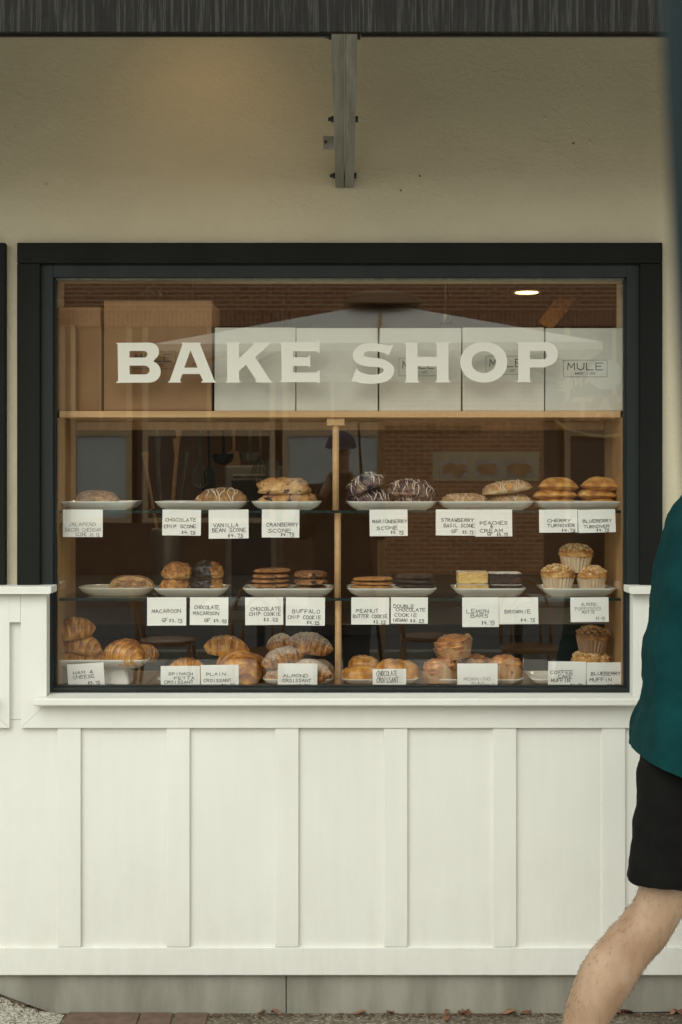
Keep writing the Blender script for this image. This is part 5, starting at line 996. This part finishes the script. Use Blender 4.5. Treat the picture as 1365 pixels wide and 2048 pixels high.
# shirt: rings whose rear edge follows the back
sh = MB(); rings = []
for (px, py, wd, dp, tl) in ((1268, 1501, .325, .225, 19), (1271, 1478, .325, .222, 18), (1279, 1440, .315, .21, 15), (1287, 1412, .300, .20, 13), (1290, 1390, .285, .175, 12), (1288, 1362, .285, .175, 11), (1290, 1320, .285, .175, 10), (1298, 1260, .285, .175, 9), (1310, 1180, .285, .18, 8), (1325, 1100, .28, .19, 7), (1345, 1035, .26, .19, 6), (1375, 985, .21, .17, 5), (1412, 958, .13, .10, 5), (1425, 950, .115, .08, 5)):
    x0, z = PX(px, yw), PZ(py, yw); rings.append(ell((x0+wd/2*math.cos(R(tl)), yw, z-wd/2*math.sin(R(tl))), wd/2, dp, tl, 40, e=3.4 if py > 1400 else 2.6, nz=.04, s=2))
sh.loft(rings, False)
for a, b_, s_ in (('sh', 'el', 1), ('sh2', 'el2', 1)):
    p, q = Vector(J[a][0]), Vector(J[b_][0]); p2 = Vector(J['upchest'][0]).lerp(p, .55); sh.tube([p2, p+Vector((0, 0, .012)), p.lerp(q, .4), p.lerp(q, .82)], [.075, .078, .075, .074], 18, cap=False)
o = sh.build('shirt', 'teal', wk, smooth=True); creases(o, .022, .12, 3)
hm = MB(); hm.loft([ell((c_[0], yw, c_[1]), a_, b_, 19, 40, nz=.05, s=2) for c_, a_, b_ in []]) if 0 else None
# shorts
so = MB()
def leg_rings(pts, y): return [ell((c[0], y, c[1]), w, d_, tl, 30, nz=.06, s=5) for c, w, d_, tl in pts]
so.loft(leg_rings([(WP(1400, 1470), .110, .075, 0), (WP(1394, 1505), .128, .080, 8), (WP(1386, 1540), .140, .090, 4), (WP(1378, 1600), .136, .10, 3), (WP(1368, 1680), .126, .10, 4), (WP(1350, 1740), .120, .10, 4), (WP(1348, 1766), .119, .10, 2), (WP(1348, 1758), .108, .09, 2)], yw-hy), False)
so.loft(leg_rings([((.95, .93), .13, .085, 0), ((.97, .86), .14, .095, -6), ((1.02, .72), .13, .10, -14), ((1.08, .60), .115, .10, -18), ((1.10, .55), .113, .10, -18)], yw+hy), False)
so.loft([ell((.905, yw, z), w, d_, 0, 36) for z, w, d_ in ((.84, .130, .15), (.90, .125, .15), (.98, .120, .14))], False)
creases(so.build('shorts', 'shorts', wk, smooth=True), .026, .14, 3)
hr = MB(); V, F = ico(4); c_ = Vector((1.080, yw, 1.706)); hv = []
for d in V: k = 1+.05*fbm(d*3, 2); hv.append(c_+Vector((d.x*.094*k, d.y*.080*k, d.z*.090*k)))
hr.add(hv, [f for f in F if all((hv[i].z > 1.665+.75*max(0, hv[i].x-1.08) or hv[i].x < 1.06 and hv[i].z > 1.625) for i in f)]); hs_ = hr.build('hair', 'hair', wk, smooth=True); sm = hs_.modifiers.new('s', 'SOLIDIFY'); sm.thickness = .016; sm.offset = -1
for y_, x_, zz in ((-.028, 1.158, 1.684), (.028, 1.158, 1.684)): e_ = MB(); e_.add([Vector((x_, yw+y_, zz))+v*.012 for v in ico(2)[0]], ico(2)[1]); e_.build('eye', 'sole', wk, smooth=True); pu = MB(); pu.add([Vector((x_+.0095, yw+y_, zz))+v*.0052 for v in ico(2)[0]], ico(2)[1]); pu.build('iris', 'black', wk, smooth=True)
M['lip'] = mat('lips', (.30, .12, .09), None, rough=.5); mo = MB(); mo.add([Vector((1.158, yw, 1.612))+Vector((v.x*.010, v.y*.024, v.z*.007)) for v in ico(3)[0]], ico(3)[1]); mo.build('mouth', 'lip', wk, smooth=True)
def shoe(heel, ball, toe, y, parent):
    h, b_, t = Vector((heel[0], y, heel[1])), Vector((ball[0], y, ball[1])), Vector((toe[0], y, toe[1])); d = (b_-h).normalized(); up = Vector((-d.z, 0, d.x)); up = up if up.z > 0 else -up
    m_ = MB(); rings = []
    for u, w, hh in ((-.12, .020, .02), (-.05, .034, .075), (.15, .038, .085), (.45, .040, .062), (.8, .048, .045), (1.1, .045, .036), (1.32, .030, .026), (1.4, .008, .012)):
        c = h.lerp(b_, u) if u < 1 else b_+(t-b_).normalized()*(u-1)*(b_-h).length; rings.append([c+up*(hh*.5*(1+math.sin(a)))+Vector((0, w*math.cos(a), 0)) for a in [2*math.pi*k/16 for k in range(16)]])
    m_.loft(rings); o = m_.build('shoe', 'shoe', parent, smooth=True)
    s_ = MB(); rings = []
    for u, w in ((-.1, .03), (.2, .038), (.8, .047), (1.1, .044), (1.36, .02)):
        c = h.lerp(b_, u) if u < 1 else b_+(t-b_).normalized()*(u-1)*(b_-h).length; rings.append([c+Vector((0, w, 0))-up*.014, c+Vector((0, w, 0))+up*.004, c-Vector((0, w, 0))+up*.004, c-Vector((0, w, 0))-up*.014])
    s_.loft(rings); s_.build('sole', 'sole', o)
shoe((.545, .055), (.675, .012), (.74, .008), yw-hy, wk); shoe((1.165, .012), (1.31, .010), (1.38, .03), yw+hy, wk)
# photographer behind the camera, mirrored in the pane
yk = -D-.30
pk = empty('person', (0, yk, 0)); tag(pk, 'person in dark jacket and blue cap holding a camera, mirrored in the window', 'person')
J = {'pelvis': ((0, yk, .98), (.15, .11)), 'belly': ((0, yk, 1.14), (.14, .10)), 'chest': ((0, yk, 1.36), (.16, .11)), 'upchest': ((0, yk, 1.48), (.13, .09)), 'neck': ((0, yk+.02, 1.585), .056), 'jaw': ((0, yk+.05, 1.665), (.062, .066)), 'head': ((0, yk+.045, 1.745), (.078, .092)), 'crown': ((0, yk+.035, 1.82), (.066, .075)), 'nose': ((0, yk+.148, 1.72), .012)}
E = [('pelvis', 'belly'), ('belly', 'chest'), ('chest', 'upchest'), ('upchest', 'neck'), ('neck', 'jaw'), ('jaw', 'head'), ('head', 'crown'), ('head', 'nose')]
for s_, t_ in ((-1, 'A'), (1, 'B')):
    J.update({t_+'hip': ((s_*.09, yk, .92), .09), t_+'knee': ((s_*.10, yk+.01, .52), .062), t_+'calf': ((s_*.10, yk-.01, .36), .056), t_+'ankle': ((s_*.10, yk-.01, .10), .038), t_+'heel': ((s_*.10, yk-.05, .045), .034), t_+'toe': ((s_*.11, yk+.16, .034), (.036, .026)), t_+'sh': ((s_*.18, yk, 1.475), .062), t_+'el': ((s_*.24, yk+.05, 1.27), .046), t_+'wrist': ((s_*.10, yk+.17, 1.50), .030)})
    E += [('pelvis', t_+'hip'), (t_+'hip', t_+'knee'), (t_+'knee', t_+'calf'), (t_+'calf', t_+'ankle'), (t_+'ankle', t_+'heel'), (t_+'ankle', t_+'toe'), ('upchest', t_+'sh'), (t_+'sh', t_+'el'), (t_+'el', t_+'wrist')]; hand(J, E, t_, J[t_+'wrist'][0], (-s_*.35, .15, .8), (-s_*.7, .6, 0), (-s_*.5, .2, 0))
skinned('body', 'skin', J, E, pk)
jk = MB(); jk.loft([ell((0, yk, z), a, b_, 0, 36, nz=.05, s=9) for z, a, b_ in ((.90, .19, .145), (1.05, .185, .14), (1.2, .185, .14), (1.36, .20, .15), (1.46, .205, .135), (1.53, .15, .11), (1.585, .075, .075))], False)
for t_ in 'AB': p, q, w_ = [Vector(J[t_+k][0]) for k in ('sh', 'el', 'wrist')]; jk.tube([Vector(J['upchest'][0]).lerp(p, .5), p+Vector((0, 0, .01)), p.lerp(q, .5), q, q.lerp(w_, .5), q.lerp(w_, .93)], [.08, .086, .075, .07, .058, .048], 18, cap=False)
jk.build('jacket', 'jacket', pk, smooth=True)
tr = MB()
for s_ in (-1, 1): tr.loft([ell((s_*.095, yk, z), w, w*1.05, 0, 24) for z, w in ((1.0, .098), (.88, .11), (.52, .085), (.30, .078), (.08, .072))], False)
tr.build('trousers', 'trouser', pk, smooth=True)
cpm = MB(); V, F = ico(4); c_ = Vector((0, yk+.035, 1.775)); hv = [c_+Vector((d.x*.098, d.y*.112, d.z*.105)) for d in V]; cpm.add(hv, [f for f in F if all(hv[i].z > 1.772 for i in f)])
cpm.loft([[Vector((.085*math.cos(R(a)), yk+.035+.10*math.sin(R(a))+ex_*math.sin(R(a)), 1.778-dz_)) for a in range(20, 161, 10)] for ex_, dz_ in ((0, 0), (.03, .004), (.065, .014))], False, False); cpm.build('cap', 'cap', pk, smooth=True)
gl = MB()
for s_ in (-1, 1): gl.tube([(s_*.034+.025*math.cos(R(a)), yk+.142, 1.745+.019*math.sin(R(a))) for a in range(0, 361, 24)], .003, 6)
gl.tube([(-.01, yk+.145, 1.748), (.01, yk+.145, 1.748)], .003, 6); gl.build('glasses', 'black', pk)
for s_ in (-1, 1): shoe_ = MB(); shoe_.loft([[Vector((s_*.10+w*math.cos(a), yk+yy, .012+hh*.5*(1+math.sin(a)))) for a in [2*math.pi*k/14 for k in range(14)]] for yy, w, hh in ((-.1, .02, .03), (-.07, .036, .08), (.02, .042, .09), (.12, .048, .06), (.19, .042, .045), (.22, .012, .02))]); shoe_.build('shoe', 'shoe', pk, smooth=True)
cb = empty('camera_body', (0, -D-.09, 1.53)); tag(cb, 'black handheld camera held up by the photographer, mirrored in the window', 'camera')
box('housing', 'black', -.065, .065, -D-.11, -D-.062, 1.535, 1.615, cb, .006); MB().tube([(0, -D-.0615, EYE), (0, -D-.02, EYE)], .034, 20).build('lens', 'black', cb, smooth=False); box('grip', 'black', .045, .066, -D-.0615, -D-.045, 1.54, 1.61, cb, .005)
# ------------------------------------------------------------------ pavers, leaves and grit at the foot of the wall
pv = empty('brick_paving', (-.6, -.2, -.012)); tag(pv, 'strip of worn red brick pavers at the foot of the wall', 'paving')
ye_ = -.040; rows = 5; hh = .1
mb = MB().box(-.107, .107, -.0475, .0475, -.04, 0); pm = mb.build('brick', 'paver', pv, loc=(0, 0, 0), bevel=.004).data; bpy.data.objects.remove(bpy.data.objects['brick'])
mh = MB().box(-.0475, .0475, -.0475, .0475, -.04, 0); ph_ = mh.build('brick', 'paver', pv, loc=(0, 0, 0), bevel=.004).data; bpy.data.objects.remove(bpy.data.objects['brick'])
def paver(me, x, y):
    o = bpy.data.objects.new('brick', me); col.objects.link(o); o.parent = pv; o.location = Vector((x, y, -.004+random.uniform(-.002, .002)))-Vector(pv.location); o.rotation_euler = (R(random.uniform(-.5, .5)), R(random.uniform(-.5, .5)), R(random.uniform(-.6, .6)))
    bv = o.modifiers.new('bevel', 'BEVEL'); bv.width = .004; bv.segments = 2
for r_ in range(rows):
    y = -.088-r_*hh
    if r_ % 2 == 0:
        paver(pm, PX(204, -.09), y); paver(ph_, PX(311, -.09), y); paver(ph_, PX(382, -.09), y)
    else:
        paver(ph_, PX(165, -.09), y); paver(pm, PX(275, -.09), y); paver(ph_, PX(382, -.09), y)
M['leaf_red'] = mat('fallen_leaf', (.12, .05, .025), (.22, .10, .05), 40, .7); M['leaf_maroon'] = mat('maroon_leaf', (.055, .012, .014), (.09, .02, .02), 40, .6); M['leaf_tan'] = mat('tan_leaf', (.24, .12, .065), (.32, .18, .10), 40, .7)
def leaf(px, py, L_, m, label, rz, group='small fallen leaves'):
    # ground point under that pixel
    s_ = (EYE+.010)/((py-960)*MPP)*1.0; y = s_*D-D; x = (px-682.5)*MPP*s_; b = MB(); n = 8; V = []
    for i in range(n+1):
        t = i/n; w = L_*.26*math.sin(math.pi*t)**.8+.0005
        for j in (-1, 0, 1): V.append((L_*(t-.5), j*w, .004+.006*abs(j)+.004*math.sin(t*5+px)))
    F = [(i*3+j, (i+1)*3+j, (i+1)*3+j+1, i*3+j+1) for i in range(n) for j in (0, 1)]
    b.add(V, F); o = b.build('leaf', m, loc=(x, min(y, -.045), -.012), rot=(R(random.uniform(-8, 8)), 0, R(rz)), smooth=True); so_ = o.modifiers.new('s', 'SOLIDIFY'); so_.thickness = .0006; tag(o, label, 'leaf', group)
leaf(1243, 2014, .05, 'leaf_maroon', 'dark maroon fallen leaf behind the walking leg', 10); leaf(1238, 2028, .036, 'leaf_tan', 'pale tan fallen leaf below the maroon one', -15)
LEAFL = ['tan fallen leaf lying away from the wall below the third stile', 'short brown leaf against the wall below the fourth panel', 'tiny brown leaf at the wall, first of the row of four', 'long brown leaf at the wall, second of the row of four', 'brown leaf lying just in front of the row of four', 'tan leaf at the wall, third of the row of four', 'brown leaf at the wall, fourth in the row', 'brown leaf lowest in the picture, before the row of four', 'large brown leaf at the wall behind the walker', 'tan leaf at the joint of the foundation boards', 'tiny brown leaf beside the joint of the foundation boards', 'tan leaf at the wall behind the walker']
for k, (px, py, L_, m_) in enumerate(((720, 2029, .035, 'leaf_tan'), (780, 2018, .026, 'leaf_red'), (890, 2012, .022, 'leaf_red'), (928, 2011, .045, 'leaf_red'), (925, 2026, .030, 'leaf_red'), (1012, 2010, .042, 'leaf_tan'), (1045, 2009, .04, 'leaf_red'), (893, 2040, .034, 'leaf_red'), (1345, 2003, .045, 'leaf_red'), (553, 2022, .034, 'leaf_tan'), (525, 2020, .02, 'leaf_red'), (1330, 2002, .03, 'leaf_tan'))):
    leaf(px, py, L_, m_, LEAFL[k], 37*k, 'small brown leaves along the wall')
dr = MB(); rnd = random.Random(5); V, F = ico(1)
for k in range(700):
    px = rnd.uniform(-60, 1430); x = PX(px, -.04); y = -.042-abs(rnd.gauss(0, .018)); r_ = rnd.uniform(.0012, .0045)
    z = -.010 if px > 125 else -.010+max(0, -.86-x)*.34
    dr.add([Vector((x, y, z))+Vector((v.x*r_*rnd.uniform(.6, 1.6), v.y*r_*rnd.uniform(.6, 1.6), v.z*r_*.6)) for v in V], F)
tag(dr.build('gravel', 'dirt'), 'brown grit and leaf crumbs collected along the foot of the wall', 'gravel', kind='stuff')
